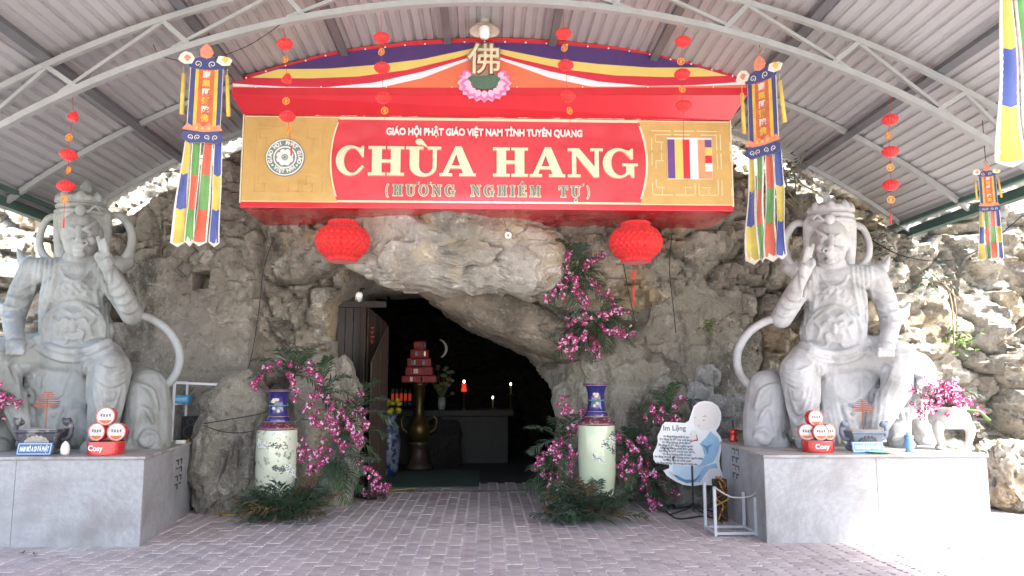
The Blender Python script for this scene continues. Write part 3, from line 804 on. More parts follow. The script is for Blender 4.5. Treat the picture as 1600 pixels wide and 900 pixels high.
fret(1003, 1143, lambda x, z: sx(1037) < x < sx(1120) and sz(284) < z < sz(209), 1)
ecx, ecz, er = sx(441.5), sz(250.5), .232
fret(381, 520, lambda x, z: (x - ecx) ** 2 + (z - ecz) ** 2 < (er + .04) ** 2, -1)
# big letters
z0b, hb = sz(277.5), (sz(232.5) - sz(277.5))
for ch, p0, p1 in (('C', 521, 566), ('H', 571, 627), ('U', 629, 685), ('A', 682, 739), ('H', 765.5, 820.5), ('A', 823, 879), ('N', 883, 939), ('G', 938.5, 994)):
    q = MB(); wdt = (sx(p1) - sx(p0)) / hb / GLY[ch][0]
    glyph(q, ch, sx(p0), z0b, hb, -.05, -.016, wdt)
    q.build('letter', M_ivory, sign)
q = MB(); plate(q, [[(sx(650) + a, sz(225) + b) for a, b in earc(0, 0, .045, .038, 40, 300, 14) + [(.11, -.075)]]], -.05, -.016); q.build('letter_accent', M_ivory, sign)
text_obj('small_lettering', 'GIÁO HỘI PHẬT GIÁO VIỆT NAM TỈNH TUYÊN QUANG', sz(203) - sz(214) + .03, .02, M_white, sign, (sx(752.5), -.026, sz(213.5)), .004, sx(907) - sx(598))
# (HUONG NGHIEM TU) : green letters with a cream rim
M_dgreen = mat('letter_green', (.13, .22, .18), .4, var=.12)
def line2(x, word):
    z = sz(308); h = sz(291) - sz(308)
    for ch in word:
        base = {'Ư': 'U', 'Ơ': 'O', 'Ê': 'E', 'Ự': 'U'}.get(ch, ch); wd = .88 if base != 'M' else .80
        for fat, y0, y1, m, nm in ((.045, -.03, -.016, M_ivory, 'small_letter_rim'), (-.012, -.040, -.030, M_dgreen, 'small_letter')):
            q = MB(); wout = glyph(q, base, x, z, h, y0, y1, wd, fat)
            d = .012 if fat > 0 else 0
            if ch in 'ƯỰ': plate(q, [[(x + wout - .004, z + h * .99), (x + wout + .03 + d, z + h * 1.02), (x + wout + .035 + d, z + h * 1.2 + d), (x + wout + .005, z + h * 1.18)]], y0, y1)
            if ch == 'Ơ': plate(q, [[(x + wout * .88, z + h * .99), (x + wout + .02 + d, z + h * 1.02), (x + wout + .025 + d, z + h * 1.2 + d), (x + wout * .95, z + h * 1.18)]], y0, y1)
            if ch == 'Ê': plate(q, [[(x + wout * .2 - d, z + h * 1.1 - d), (x + wout * .5, z + h * 1.2), (x + wout * .8 + d, z + h * 1.1 - d), (x + wout * .5, z + h * 1.36 + d)]], y0, y1)
            if ch == 'Ự': plate(q, [[(x + wout * .5 + a, z - h * .3 + b) for a, b in earc(0, 0, .016 + d * .7, .016 + d * .7, 0, 340, 10)]], y0, y1)
            o = q.build(nm, m, sign)
        x += wout + .038
    return x
line2(sx(598), '('); line2(sx(610), 'HƯƠNG'); line2(sx(731), 'NGHIÊM'); line2(sx(869), 'TỰ'); line2(sx(913), ')')
# round emblem
em = MB(); plate(em, [[(ecx + a, ecz + b) for a, b in earc(0, 0, er, er, 0, 355, 60)]], -.022, -.012); emb = em.build('emblem', M_greyteal, sign)
def ring(r0, r1, m, y0, y1, nm):
    q = MB(); plate(q, [[(ecx + a, ecz + b) for a, b in earc(0, 0, r1, r1, 0, 355, 60)], [(ecx + a, ecz + b) for a, b in earc(0, 0, r0, r0, 355, 0, 60)]], y0, y1); return q.build(nm, m, emb)
ring(er * .90, er * .955, M_white, -.026, -.022, 'outer_ring'); ring(er * .52, er * .59, M_white, -.026, -.022, 'inner_ring')
pl = []
for k in range(64):
    a = 2 * math.pi * k / 64; rr = er * (.375 + .075 * abs(math.cos(4 * a + math.pi / 2)) ** .7)
    pl.append((ecx + rr * math.cos(a), ecz + rr * math.sin(a)))
q = MB(); plate(q, [pl], -.027, -.022); q.build('lotus_rosette', M_white, emb)
q = MB()
plate(q, [[(ecx + a, ecz + b) for a, b in earc(0, 0, er * .17, er * .17, 0, 350, 30)], [(ecx + a, ecz + b) for a, b in earc(0, 0, er * .135, er * .135, 350, 0, 30)]], -.030, -.027)
for k in range(4): q.box((ecx, -.0285 - k * .0004, ecz), (er * .27, .003, er * .035), Matrix.Rotation(math.pi * k / 4, 3, 'Y'))
q.build('dharma_wheel', M_greyteal, emb)
def ring_text(s, a_mid, span, flip):
    n = len(s)
    for i, ch in enumerate(s):
        if ch == ' ': continue
        f = (i / (n - 1) - .5) * span
        an = a_mid - f if not flip else a_mid + f
        rr = er * (.675 if not flip else .80)
        p = (ecx + rr * math.cos(R(an)), -.0245, ecz + rr * math.sin(R(an)))
        text_obj('emblem_letter', ch, er * .26, .004, M_white, emb, p, .003, None, -R(an - 90) if not flip else -R(an + 90))
ring_text('GIÁO HỘI PHẬT GIÁO', 90, 214, False); ring_text('VIỆT NAM', 270, 78, True)
for sg in (-1, 1):
    a = R(90 + sg * 124); q = MB(); plate(q, [[(ecx + er * .745 * math.cos(a) + u, ecz + er * .745 * math.sin(a) + v) for u, v in earc(0, 0, .013, .013, 0, 330, 10)]], -.026, -.022); q.build('emblem_dot', M_white, emb)
# buddhist flag
flag_b = MB(); flag_b.box(((sx(1042) + sx(1114)) / 2, -.016, (sz(278) + sz(213)) / 2), (sx(1114) - sx(1042), .012, sz(213) - sz(278))); flag = flag_b.build('flag', M_whitev, sign)
M_fl = {'p': mat('flag_purple', (.16, .07, .26), .4), 'y': M_yellow, 'r': mat('flag_red', (.68, .03, .05), .4), 'w': M_white, 'o': mat('flag_orange', (.74, .32, .16), .4)}
xs = [1042.5, 1054, 1067, 1078, 1091, 1102.5, 1113.5]
for i, cnm in enumerate('pyrwo'):
    q = MB(); q.box(((sx(xs[i]) + sx(xs[i + 1])) / 2, -.024, (sz(277.5) + sz(216)) / 2), (sx(xs[i + 1]) - sx(xs[i]), .004, sz(216) - sz(277.5))); q.build('flag_stripe', M_fl[cnm], flag)
zs = [216, 228, 241, 253, 266, 277.5]
for i, cnm in enumerate('pyrwo'):
    q = MB(); q.box(((sx(xs[5]) + sx(xs[6])) / 2, -.024, (sz(zs[i]) + sz(zs[i + 1])) / 2), (sx(xs[6]) - sx(xs[5]), .004, sz(zs[i]) - sz(zs[i + 1]))); q.build('flag_stripe', M_fl[cnm], flag)

# ------------------------------------------------------------------ bunting fascia under the vault
FY = 8.77
fc = at(757, 137.5, FY)
fas = thing('bunting_fascia', 'arched fascia with purple, yellow, red and white bunting stripes above the red sign', 'fascia', (fc.x, FY, fc.z))
def fl(px, py):
    p = at(px, py, FY); return (p.x - fc.x, p.z - fc.z)
def interp(tab, x):
    if x <= tab[0][0]: return tab[0][1]
    for (a, b), (c, d) in zip(tab[:-1], tab[1:]):
        if x <= c: return b + (d - b) * (x - a) / (c - a)
    return tab[-1][1]
roofl = [(362, 124), (435, 103), (480, 91), (507, 83.5), (560, 74), (642, 64), (710, 60), (757, 59)]
top = [(364, 130), (435, 107), (480, 96), (507, 89), (560, 79.5), (642, 71.5), (710, 68), (757, 66.5)]
pb = [(364, 130.2), (435, 108.5), (510, 108), (585, 102), (660, 93), (735, 77), (757, 69.5)]
yb = [(364, 130.5), (387, 121.5), (430, 122.5), (485, 123), (560, 120), (635, 110), (710, 92), (757, 77.5)]
rdb = [(364, 130.8), (400, 133.5), (442, 136), (510, 137), (585, 129.5), (660, 112.5), (722, 94), (757, 82.5)]
wb = [(364, 135.5), (430, 137.3), (560, 137.4), (597, 137), (660, 122.5), (735, 93.5), (757, 87)]
btm = [(362, 137.5), (757, 137.5)]
XS = [364 + (757 - 364) * i / 60 for i in range(61)]
def band(nm, A, B, m, y0=-.010, thick=.008):
    for mir in (0, 1):
        q = MB(); ring_u, ring_l = [], []
        for x in XS:
            ya, yb_ = interp(A, x), interp(B, x)
            if yb_ < ya: yb_ = ya
            X = x if not mir else 757 + (757 - x) * (1168 - 757) / (757 - 362)
            sag = 0 if not mir else -3 * (757 - x) / 393
            ring_u.append(fl(X, ya + sag * (0 if A is btm else 1))); ring_l.append(fl(X, yb_ + sag * (0 if B is btm else 1)))
        vs = [(x, y0, z) for x, z in ring_u] + [(x, y0, z) for x, z in ring_l]; n = len(XS)
        fs = []
        for i in range(n - 1):
            if abs(ring_u[i][1] - ring_l[i][1]) + abs(ring_u[i + 1][1] - ring_l[i + 1][1]) < .002: continue
            fs.append((n + i, n + i + 1, i + 1, i) if not mir else (i, i + 1, n + i + 1, n + i))
        q._add(vs, fs); q.build(nm, m, fas, fix=False)
# solid backing
q = MB(); up = [fl(x, interp(roofl, x)) for x in XS] + [fl(757 + (757 - x) * (1168 - 757) / 395, interp(roofl, x) - 3 * (757 - x) / 393) for x in XS[::-1][1:]]
plate(q, [[fl(362, 148)] + [fl(1168, 148)] + up[::-1]], 0, .05); q.build('backing_panel', M_red, fas)
band('purple_band', top, pb, M_purple); band('yellow_band', pb, yb, M_yellow); band('red_band', yb, rdb, M_redv)
band('white_band', rdb, wb, M_whitev); band('orange_band', wb, btm, M_orange)
for k in range(13):
    for mir in (0, 1):
        if mir and k == 12: continue
        x = 385 + (757 - 385) * k / 12; X = x if not mir else 757 + (757 - x) * 411 / 395
        p = fl(X, interp(top, x) - 1 - (3 * (757 - x) / 393 if mir else 0)); q = MB(); q.ell((p[0], -.014, p[1]), (.011, .008, .011), None, 8, 6); q.build('stud', M_white, fas, True)
for k in range(8):
    p = fl(400 + k * 102, 136.5); q = MB(); q.ell((p[0], -.014, p[1]), (.009, .008, .009), None, 8, 6); q.build('stud', M_white, fas, True)
# cove between fascia and sign: glossy slanted soffit with closed ends
q = MB(); a0, a1 = fl(362, 148), fl(1168, 148)
s0, s1 = (SX0 - fc.x, SZ1 - fc.z - .004), (SX1 - fc.x, SZ1 - fc.z - .004); dy = SY - FY - .004
q._add([(a0[0], .012, a0[1] - .001), (a1[0], .012, a1[1] - .001), (s1[0], dy, s1[1]), (s0[0], dy, s0[1]), (a0[0], dy, a0[1]), (a1[0], dy, a1[1])],
       [(0, 1, 2, 3), (0, 3, 4), (1, 5, 2)]); q.build('cove_soffit', M_red, fas, fix=False)
# lotus and character emblem
lc = fl(757, 131)
lot = MB(); plate(lot, [[(lc[0] + a, lc[1] + b + .02) for a, b in earc(0, 0, .21, .10, 0, 350, 30)]], -.036, -.026); lotus = lot.build('lotus_heart', M_lotusgreen, fas)
def petal(cx, cz, L, wd, ang, y0, m):
    pts = []
    for i in range(9): t = i / 8; pts.append((wd * math.sin(math.pi * t ** .8) * .5, L * t))
    pts = pts + [(-x, z) for x, z in pts[::-1][1:-1]]
    ca, sa = math.cos(ang), math.sin(ang)
    q = MB(); plate(q, [[(cx + x * ca - z * sa, cz + x * sa + z * ca) for x, z in pts]], y0, y0 + .006); return q
for (row, n, r0, L, wd, mm, yy) in ((0, 15, .155, .13, .10, M_pink, -.030), (1, 11, .145, .14, .12, M_pinkl, -.038), (2, 9, .125, .14, .12, M_pink, -.046)):
    for k in range(n):
        th_ = R(-215 + 250 * k / (n - 1)) if row == 0 else R(-178 + 176 * k / (n - 1))
        cx_, cz_ = lc[0] + r0 * 1.25 * math.cos(th_), lc[1] + .01 + r0 * .72 * math.sin(th_) - row * .01
        petal(cx_, cz_, L, wd, th_ - math.pi / 2, yy - k * .0004, mm).build('petal', mm, fas)
        petal(cx_, cz_, L * .7, wd * .6, th_ - math.pi / 2, yy - .004 - k * .0004, M_pinkl).build('petal', M_pinkl if row != 1 else M_whitev, fas)
cp = fl(757, 117)
text_obj('character_back', '佛', .40, .01, M_bronze, fas, (cp[0], -.062, cp[1] + .02), .020)
text_obj('character', '佛', .40, .012, M_ivory, fas, (cp[0], -.072, cp[1] + .02), .003)

# ------------------------------------------------------------------ pendant lamp
lp = at(757, 60, 8.35)
lamp = thing('pendant_lamp', 'pale enamel pendant lamp with a white bulb hanging in front of the fascia', 'lamp', lp)
M_enamel = mat('enamel_shade', (.62, .57, .48), .4, var=.15, scale=10, stain=(.4, .33, .24), stain_scale=6)
q = MB(); q.lathe([(.175, .085), (.172, .095), (.12, .14), (.062, .17), (.05, .20), (.05, .235), (.03, .245), (.0, .246)], 28, cap=False); q.lathe([(.170, .086), (.115, .134), (.05, .16), (0, .165)], 28, cap=False); q.build('shade', M_enamel, lamp, True, fix=False)
q = MB(); q.lathe([(0, 0), (.045, .005), (.058, .03), (.058, .12), (.05, .14), (.03, .15)], 20); q.build('bulb', mat('frosted_bulb', (.88, .9, .93), .3, var=.02), lamp, True)
q = MB(); q.tube([(0, 0, .24), (0, 0, APEX - lp.z - .1)], .012, 8); q.build('rod', M_darksteel, lamp, True)

# ------------------------------------------------------------------ small lantern strings
M_lred = mat('red_paper', (.72, .015, .018), .55, var=.1, scale=30, sheen=.2)
M_medal = mat('gold_medallion', (.80, .32, .07), .35, var=.25, scale=60, metal=.3)
def hang_lantern_mesh():
    q = MB(); prof = [(.018, -.052), (.03, -.05), (.052, -.035), (.07, -.012), (.075, 0), (.072, .015), (.055, .036), (.03, .05), (.018, .052)]
    q.lathe(prof, 48, fn=lambda a, z: 1 + .055 * math.cos(16 * a))
    me = q.mesh('lantern'); me.materials.append(M_lred); return me
def medal_mesh():
    q = MB(); plate(q, [[(a, b) for a, b in earc(0, 0, .036, .036, 0, 340, 17)], [(a, b) for a, b in earc(0, 0, .027, .027, 340, 0, 17)]], -.005, .005)
    q.box((0, 0, 0), (.014, .006, .04)); q.box((0, .0003, .006), (.034, .005, .01)); q.box((0, -.0004, -.01), (.026, .005, .008))
    me = q.mesh('medallion'); me.materials.append(M_medal); return me
ME_L, ME_M = hang_lantern_mesh(), medal_mesh()
TRUSS_Y = 7.06
def lantern_string(label, x_top, y_top, items, tail, Y=TRUSS_Y):
    p0 = at(x_top, y_top, Y)
    t = thing('lantern_string', label, 'lanterns', p0, 0, 'red paper lantern strings hanging from the truss')
    pts = [Vector((0, 0, 0))]
    for kind, px, py in items:
        p = at(px, py, Y) - p0; p.y = 0
        pts.append(p)
        if kind == 'l':
            o = bpy.data.objects.new('lantern', ME_L); C.objects.link(o); o.parent = t; o.location = p; o.rotation_euler = (random.uniform(-.08, .08), random.uniform(-.08, .08), random.random() * 6)
        elif kind == 'm':
            o = bpy.data.objects.new('medallion', ME_M); C.objects.link(o); o.parent = t; o.location = p; o.rotation_euler = (0, 0, random.uniform(-.7, .7))
        else:
            q = MB(); q.lathe([(.0, .055), (.03, .03), (.05, -.02), (.045, -.045), (0, -.05)], 7, (0, 0, 0)); o = q.build('folded_lantern', M_lred, t); o.location = p; o.rotation_euler = (0, .25, .4)
    pe = at(tail[0], tail[1], Y) - p0; pe.y = 0; pts.append(pe)
    q = MB(); q.tube(pts, .0022, 5); q.build('string', mat('red_thread', (.45, .02, .02), .7), t)
    q = MB(); q.tube([pe + Vector((0, 0, .10)), pe + Vector((0, 0, .07)), pe], [.003, .007, .009], 7); q.build('tassel', M_lred, t, True)
lantern_string('red lantern string with a folded top piece hanging before the left statue', 112, 133, [('c', 115, 181), ('m', 108, 215), ('l', 107, 242), ('m', 107, 266), ('l', 103, 291), ('m', 101, 312)], (99, 356))
lantern_string('red lantern string in front of the gold emblem panel', 443, 30, [('l', 445, 69), ('m', 446, 93), ('c', 449, 122), ('m', 447, 158), ('l', 449, 182), ('m', 452, 203)], (455, 243))
lantern_string('red lantern string before the purple band left of the lamp', 595, 12, [('l', 596, 59), ('m', 596, 81), ('l', 597, 106), ('l', 599, 153), ('m', 601, 173)], (602, 212))
lantern_string('red lantern string before the purple band right of the lamp', 880, 12, [('l', 881, 53), ('m', 882, 75), ('l', 884, 102), ('l', 887, 151), ('m', 890, 173)], (892, 212))
lantern_string('red lantern string ending just above the striped flag', 1067, 30, [('l', 1067, 65), ('m', 1064, 96), ('l', 1066, 116), ('m', 1066, 139), ('l', 1068, 165)], (1068, 232))
lantern_string('red lantern string hanging right of the right statue\'s head', 1391, 137, [('l', 1391, 187), ('m', 1388, 212), ('l', 1391, 237), ('m', 1391, 262), ('l', 1392, 289), ('m', 1392, 312)], (1392, 350))

# ------------------------------------------------------------------ big honeycomb lanterns
def honeycomb(label, px, py, tail):
    c = at(px, py, 9.35); t = thing('honeycomb_lantern', label, 'lantern', c, 0, 'big red honeycomb lanterns under the sign')
    hh = .255
    prof = []
    raw = [(.17, -1), (.19, -.97), (.19, -.80), (.24, -.70), (.30, -.45), (.335, -.15), (.34, .08), (.32, .35), (.27, .60), (.20, .75), (.185, .82), (.185, .97), (.17, 1)]
    for (r0, z0), (r1, z1) in zip(raw[:-1], raw[1:]):
        for k in range(4): prof.append((r0 + (r1 - r0) * k / 4, (z0 + (z1 - z0) * k / 4) * hh))
    prof.append((raw[-1][0], raw[-1][1] * hh))
    def fn(a, z):
        k = z / hh * 5.5; s = 1 if int(math.floor(k)) % 2 else -1
        cell = max(abs(math.sin(13 * a + k * math.pi / 2)), abs(math.sin(13 * a - k * math.pi / 2)))
        crease = .05 * math.exp(-(((a + 1.45) % (2 * math.pi)) ** 2) / .006) 
        return 1 - .085 * (1 - cell) ** .8 - .03 * abs(math.sin(26 * a)) - crease
    q = MB(); q.lathe(prof, 208, fn=fn); q.build('paper_body', M_lred, t)
    q = MB(); q.tube([(0, 0, hh), (0, 0, SZ0 - c.z + .01)], .003, 5); q.build('cord', M_string, t)
    if tail:
        e = at(tail[0], tail[1], 9.35) - c; q = MB(); q.tube([(0, 0, -hh), (e.x, 0, e.z)], .003, 5); q.build('cord', M_lred, t)
        q = MB(); q.tube([(e.x, 0, e.z + .24), (e.x, 0, e.z + .2), (e.x, 0, e.z)], [.004, .011, .012], 7); q.build('tassel', M_lred, t, True)
        q = MB(); plate(q, [[(e.x + a, e.z + .38 + b) for a, b in earc(0, 0, .022, .06, 0, 340, 17)], [(e.x + a, e.z + .38 + b) for a, b in earc(0, 0, .012, .045, 340, 0, 17)]], -.006, .006); q.build('charm', M_lred, t)
honeycomb('big red honeycomb paper lantern over the cave door', 535.5, 377.5, None)
honeycomb('big red honeycomb paper lantern with tassel over the wall orchids', 993.5, 379, (990, 478))

# ------------------------------------------------------------------ silk banners
M_silk = {'navy': mat('navy_silk', (.035, .045, .16), .45, var=.2, scale=14, sheen=.5), 'orange': mat('orange_silk', (.50, .11, .04), .45, var=.3, scale=14, sheen=.5), 'gold': mat('gold_silk', (.62, .40, .05), .42, var=.25, scale=14, sheen=.5),
          'yellow': mat('yellow_silk', (.50, .39, .06), .42, var=.2, scale=9, sheen=.5), 'blue': mat('blue_silk', (.035, .06, .24), .42, var=.2, scale=9, sheen=.5), 'green': mat('green_silk', (.09, .25, .06), .42, var=.2, scale=9, sheen=.5),
          'red': mat('red_silk', (.50, .085, .04), .42, var=.2, scale=9, sheen=.5), 'white': mat('cream_trim', (.66, .62, .55), .7, var=.15, scale=30), 'pink': mat('coral_applique', (.62, .22, .14), .6, var=.25, scale=30)}
def make_banner(label, loc, rz, s, seed):
    """local x,z in metres with z=0 at the ring, built from the left banner's pixels (2.5 px per unit zoom)"""
    rg = random.Random(seed)
    t = thing('silk_banner', label, 'banner', loc, rz, 'embroidered silk streamers hung from the roof')
    t.scale = (s, s, s)
    k = 7.06 / FPX / 2.5 * 1.03
    def L(x, y): return ((x - 142) * k, -(y - 30) * k)
    def sheet(pts, y0, m, nm, th=.006, par=None):
        q = MB(); plate(q, [[L(*p) for p in pts][::-1]], y0, y0 + th); return q.build(nm, M_silk[m], par or t)
    q = MB(); plate(q, [[(a, b) for a, b in earc(0, -.02, .035, .035, 0, 340, 18)], [(a, b) for a, b in earc(0, -.02, .02, .02, 340, 0, 18)]], -.008, .008); q.build('ring', M_bronze, t)
    panel = sheet([(83, 145), (205, 145), (205, 388), (80, 388)], 0, 'white', 'panel')
    sheet([(86, 147), (203, 147), (203, 386), (83, 386)], -.004, 'navy', 'navy_border', .004, panel)
    sheet([(104, 147), (187, 147), (188, 386), (103, 386)], -.008, 'gold', 'gold_border', .004, panel)
    sheet([(117, 147), (174, 147), (175, 386), (116, 386)], -.012, 'orange', 'centre_strip', .004, panel)
    for i, ch in enumerate('南無阿彌陀佛'):
        x, z = L(146, 190 + i * 35); me = text_mesh(ch, .072, .004, .002); o = link('character', me, M_silk['gold' if i % 2 else 'white'], panel); o.location = (x, -.016, z)
    sheet([(78, 150), (75, 135), (95, 118), (125, 108), (142, 100), (165, 110), (190, 122), (212, 138), (205, 152), (180, 158), (142, 160), (105, 157)], -.014, 'navy', 'crest', .012)
    for (cx, cy) in ((112, 138), (165, 138)):
        pts = [L(cx + (4 + 2.6 * a) * math.cos(a * 1.9) * (1 if cx < 140 else -1), cy + (4 + 2.6 * a) * math.sin(a * 1.9)) for a in [j * .35 for j in range(12)]]
        q = MB(); q.tube([(x, -.018, z) for x, z in pts], .004, 5); q.build('scroll', M_silk['white'], t)
    sheet([(120, 108), (118, 80), (130, 62), (142, 55), (158, 70), (168, 90), (160, 110), (142, 116)], -.02, 'pink', 'crest_flower', .012)
    for sg in (-1, 1):
        c0 = 142 + sg * 70
        sheet([(c0 - 32, 128), (c0 - 25, 105), (c0 - 8, 92 if sg < 0 else 104), (c0 + 14, 98 if sg < 0 else 108), (c0 + 28, 118), (c0 + 18, 140), (c0 - 10, 142)], -.03, 'white', 'crest_fish', .01)
        sheet([(c0 - 12, 118), (c0, 105), (c0 + 16, 116), (c0 + 2, 134)], -.036, 'pink' if sg < 0 else 'gold', 'fish_patch', .004)
        x0 = 58 if sg < 0 else 220; x1 = 60 if sg < 0 else 232
        q = MB(); a, b = L(x0, 175), L(x1, 340); q.tube([(a[0], 0, a[1] + .06), (a[0], 0, a[1]), (a[0], 0, a[1] - .01), (b[0], 0, b[1])], [.004, .004, .016, .02], 7); q.build('side_tassel', M_silk['gold'], t, True)
    sheet([(66, 400), (85, 375), (105, 388), (120, 372), (142, 388), (165, 374), (180, 390), (200, 378), (215, 402), (142, 410)], -.022, 'pink', 'flower_row', .012)
    for cx in (120, 142, 165):
        x, z = L(cx, 394); q = MB(); q.ell((x, -.026, z), (.017, .008, .017), None, 8, 6); q.build('flower_heart', M_silk['gold'], t)
    sheet([(66, 435), (66, 418), (85, 408), (142, 412), (200, 408), (218, 420), (216, 445), (190, 455), (142, 450), (95, 455)], -.026, 'navy', 'cloud_band', .014)
    for (cx, sg) in ((98, 1), (125, -1), (158, 1), (190, -1)):
        pts = [L(cx + (3 + 2.1 * a) * math.cos(a * 1.9) * sg, 432 + (3 + 2.1 * a) * math.sin(a * 1.9)) for a in [j * .35 for j in range(12)]]
        q = MB(); q.tube([(x, -.031, z) for x, z in pts], .0035, 5); q.build('scroll', M_silk['white'], t)
    for (ta, tb, ba, bb, cols) in ((75, 100, 35, 95, ('yellow', 'blue', 'yellow')), (104, 138, 98, 130, ('green', 'red', 'green')), (147, 180, 123, 178, ('red', 'green', 'red')), (184, 214, 182, 220, ('blue', 'yellow', 'blue'))):
        ph = rg.uniform(0, 6); sw = rg.uniform(-.03, .03)
        def P(u, v):
            xa = ta + (ba - ta) * v; xb = tb + (bb - tb) * v; x, z = L(xa + (xb - xa) * u, 440 + v * 395 + (18 * (1 - abs(2 * u - 1)) if v > .999 else 0))
            return (x, .012 + .03 * math.sin(v * 7 + ph + u * 1.5) * v + sw * v + .012 * math.sin(u * 6 + ph), z)
        n = 24; q = MB(); q.grid([P(u, j / n) for j in range(n + 1) for u in (0, .25, .5, .75, 1)], 5, n + 1)
        stm = q.build('streamer', M_silk['white'], t, True, fix=False)
        sd = stm.modifiers.new('cloth', 'SOLIDIFY'); sd.thickness = .003; sd.offset = -1
        cuts = (0, .32, .66, .985)
        for c in range(3):
            q = MB(); m_ = 9; us = (.12, .3, .5, .7, .88); pts = []
            for j in range(m_ + 1):
                for u in us:
                    v = cuts[c] + (cuts[c + 1] - cuts[c]) * j / m_
                    if j == m_: v += .03 * (1 - abs(2 * u - 1)) * (1 if c < 2 else .9)
                    if j == 0 and c: v += .03 * (1 - abs(2 * u - 1))
                    p = P(u, min(v, .998)); z = p[2]
                    if c == 2 and j == m_: z -= .012 * (1 - abs(2 * u - 1))
                    pts.append((p[0], p[1] - .005, z))
            q.grid(pts, 5, m_ + 1); q.build('silk_segment', M_silk[cols[c]], stm, True, fix=False)
    return t
def cord_up(t, p, ztop):
    s = t.scale[0]; q = MB(); q.tube([(0, 0, 0), (0, 0, (ztop - p.z) / s)], .004 / s, 5); q.build('cord', M_string, t)
p = at(325, 60, 7.0); t = make_banner('embroidered silk banner with orange text strip hanging left of the sign', p, R(6), 1.0, 1); cord_up(t, p, p.z + .05)
p = at(1187, 78, 7.0); t = make_banner('embroidered silk banner seen at a slant hanging right of the sign', p, R(-52), 1.04, 2); cord_up(t, p, p.z + .05)
p = at(1540, 252, 7.25); t = make_banner('small distant silk banner hanging near the right eave', p, R(-25), .5, 3); cord_up(t, p, p.z + .42)
p = at(1592, -268, 3.62); t = make_banner('close silk banner cut off by the top right corner', p, R(-10), .92, 4); cord_up(t, p, p.z + .1)

# ================================================================== STATUES
def bake(mb, name, m, parent, voxel=.02, smooth=3, fac=.5):
    """fuse overlapping shapes into one carved surface"""
    me = mb.mesh(name); o = bpy.data.objects.new(name, me); C.objects.link(o)
    bm = bmesh.new(); bm.from_mesh(me); bmesh.ops.remove_doubles(bm, verts=bm.verts, dist=1e-5); bmesh.ops.recalc_face_normals(bm, faces=bm.faces); bm.to_mesh(me); bm.free()
    r = o.modifiers.new('fuse', 'REMESH'); r.mode = 'VOXEL'; r.voxel_size = voxel
    s = o.modifiers.new('soften', 'SMOOTH'); s.iterations = smooth; s.factor = fac
    bpy.context.view_layer.update()
    me2 = bpy.data.meshes.new_from_object(o.evaluated_get(bpy.context.evaluated_depsgraph_get()))
    bpy.data.objects.remove(o); bpy.data.meshes.remove(me)
    # drop stray slivers so that the part is one piece
    bm = bmesh.new(); bm.from_mesh(me2); bm.verts.ensure_lookup_table(); seen = set(); comps = []
    for v in bm.verts:
        if v in seen: continue
        st = [v]; seen.add(v); cc = []
        while st:
            q = st.pop(); cc.append(q)
            for e in q.link_edges:
                w_ = e.other_vert(q)
                if w_ not in seen: seen.add(w_); st.append(w_)
        comps.append(cc)
    comps.sort(key=len, reverse=True)
    kill = [v for cc in comps[1:] for v in cc]
    if kill: bmesh.ops.delete(bm, geom=kill, context='VERTS')
    bm.to_mesh(me2); bm.free()
    me2.name = name
    return link(name, me2, m, parent, True)

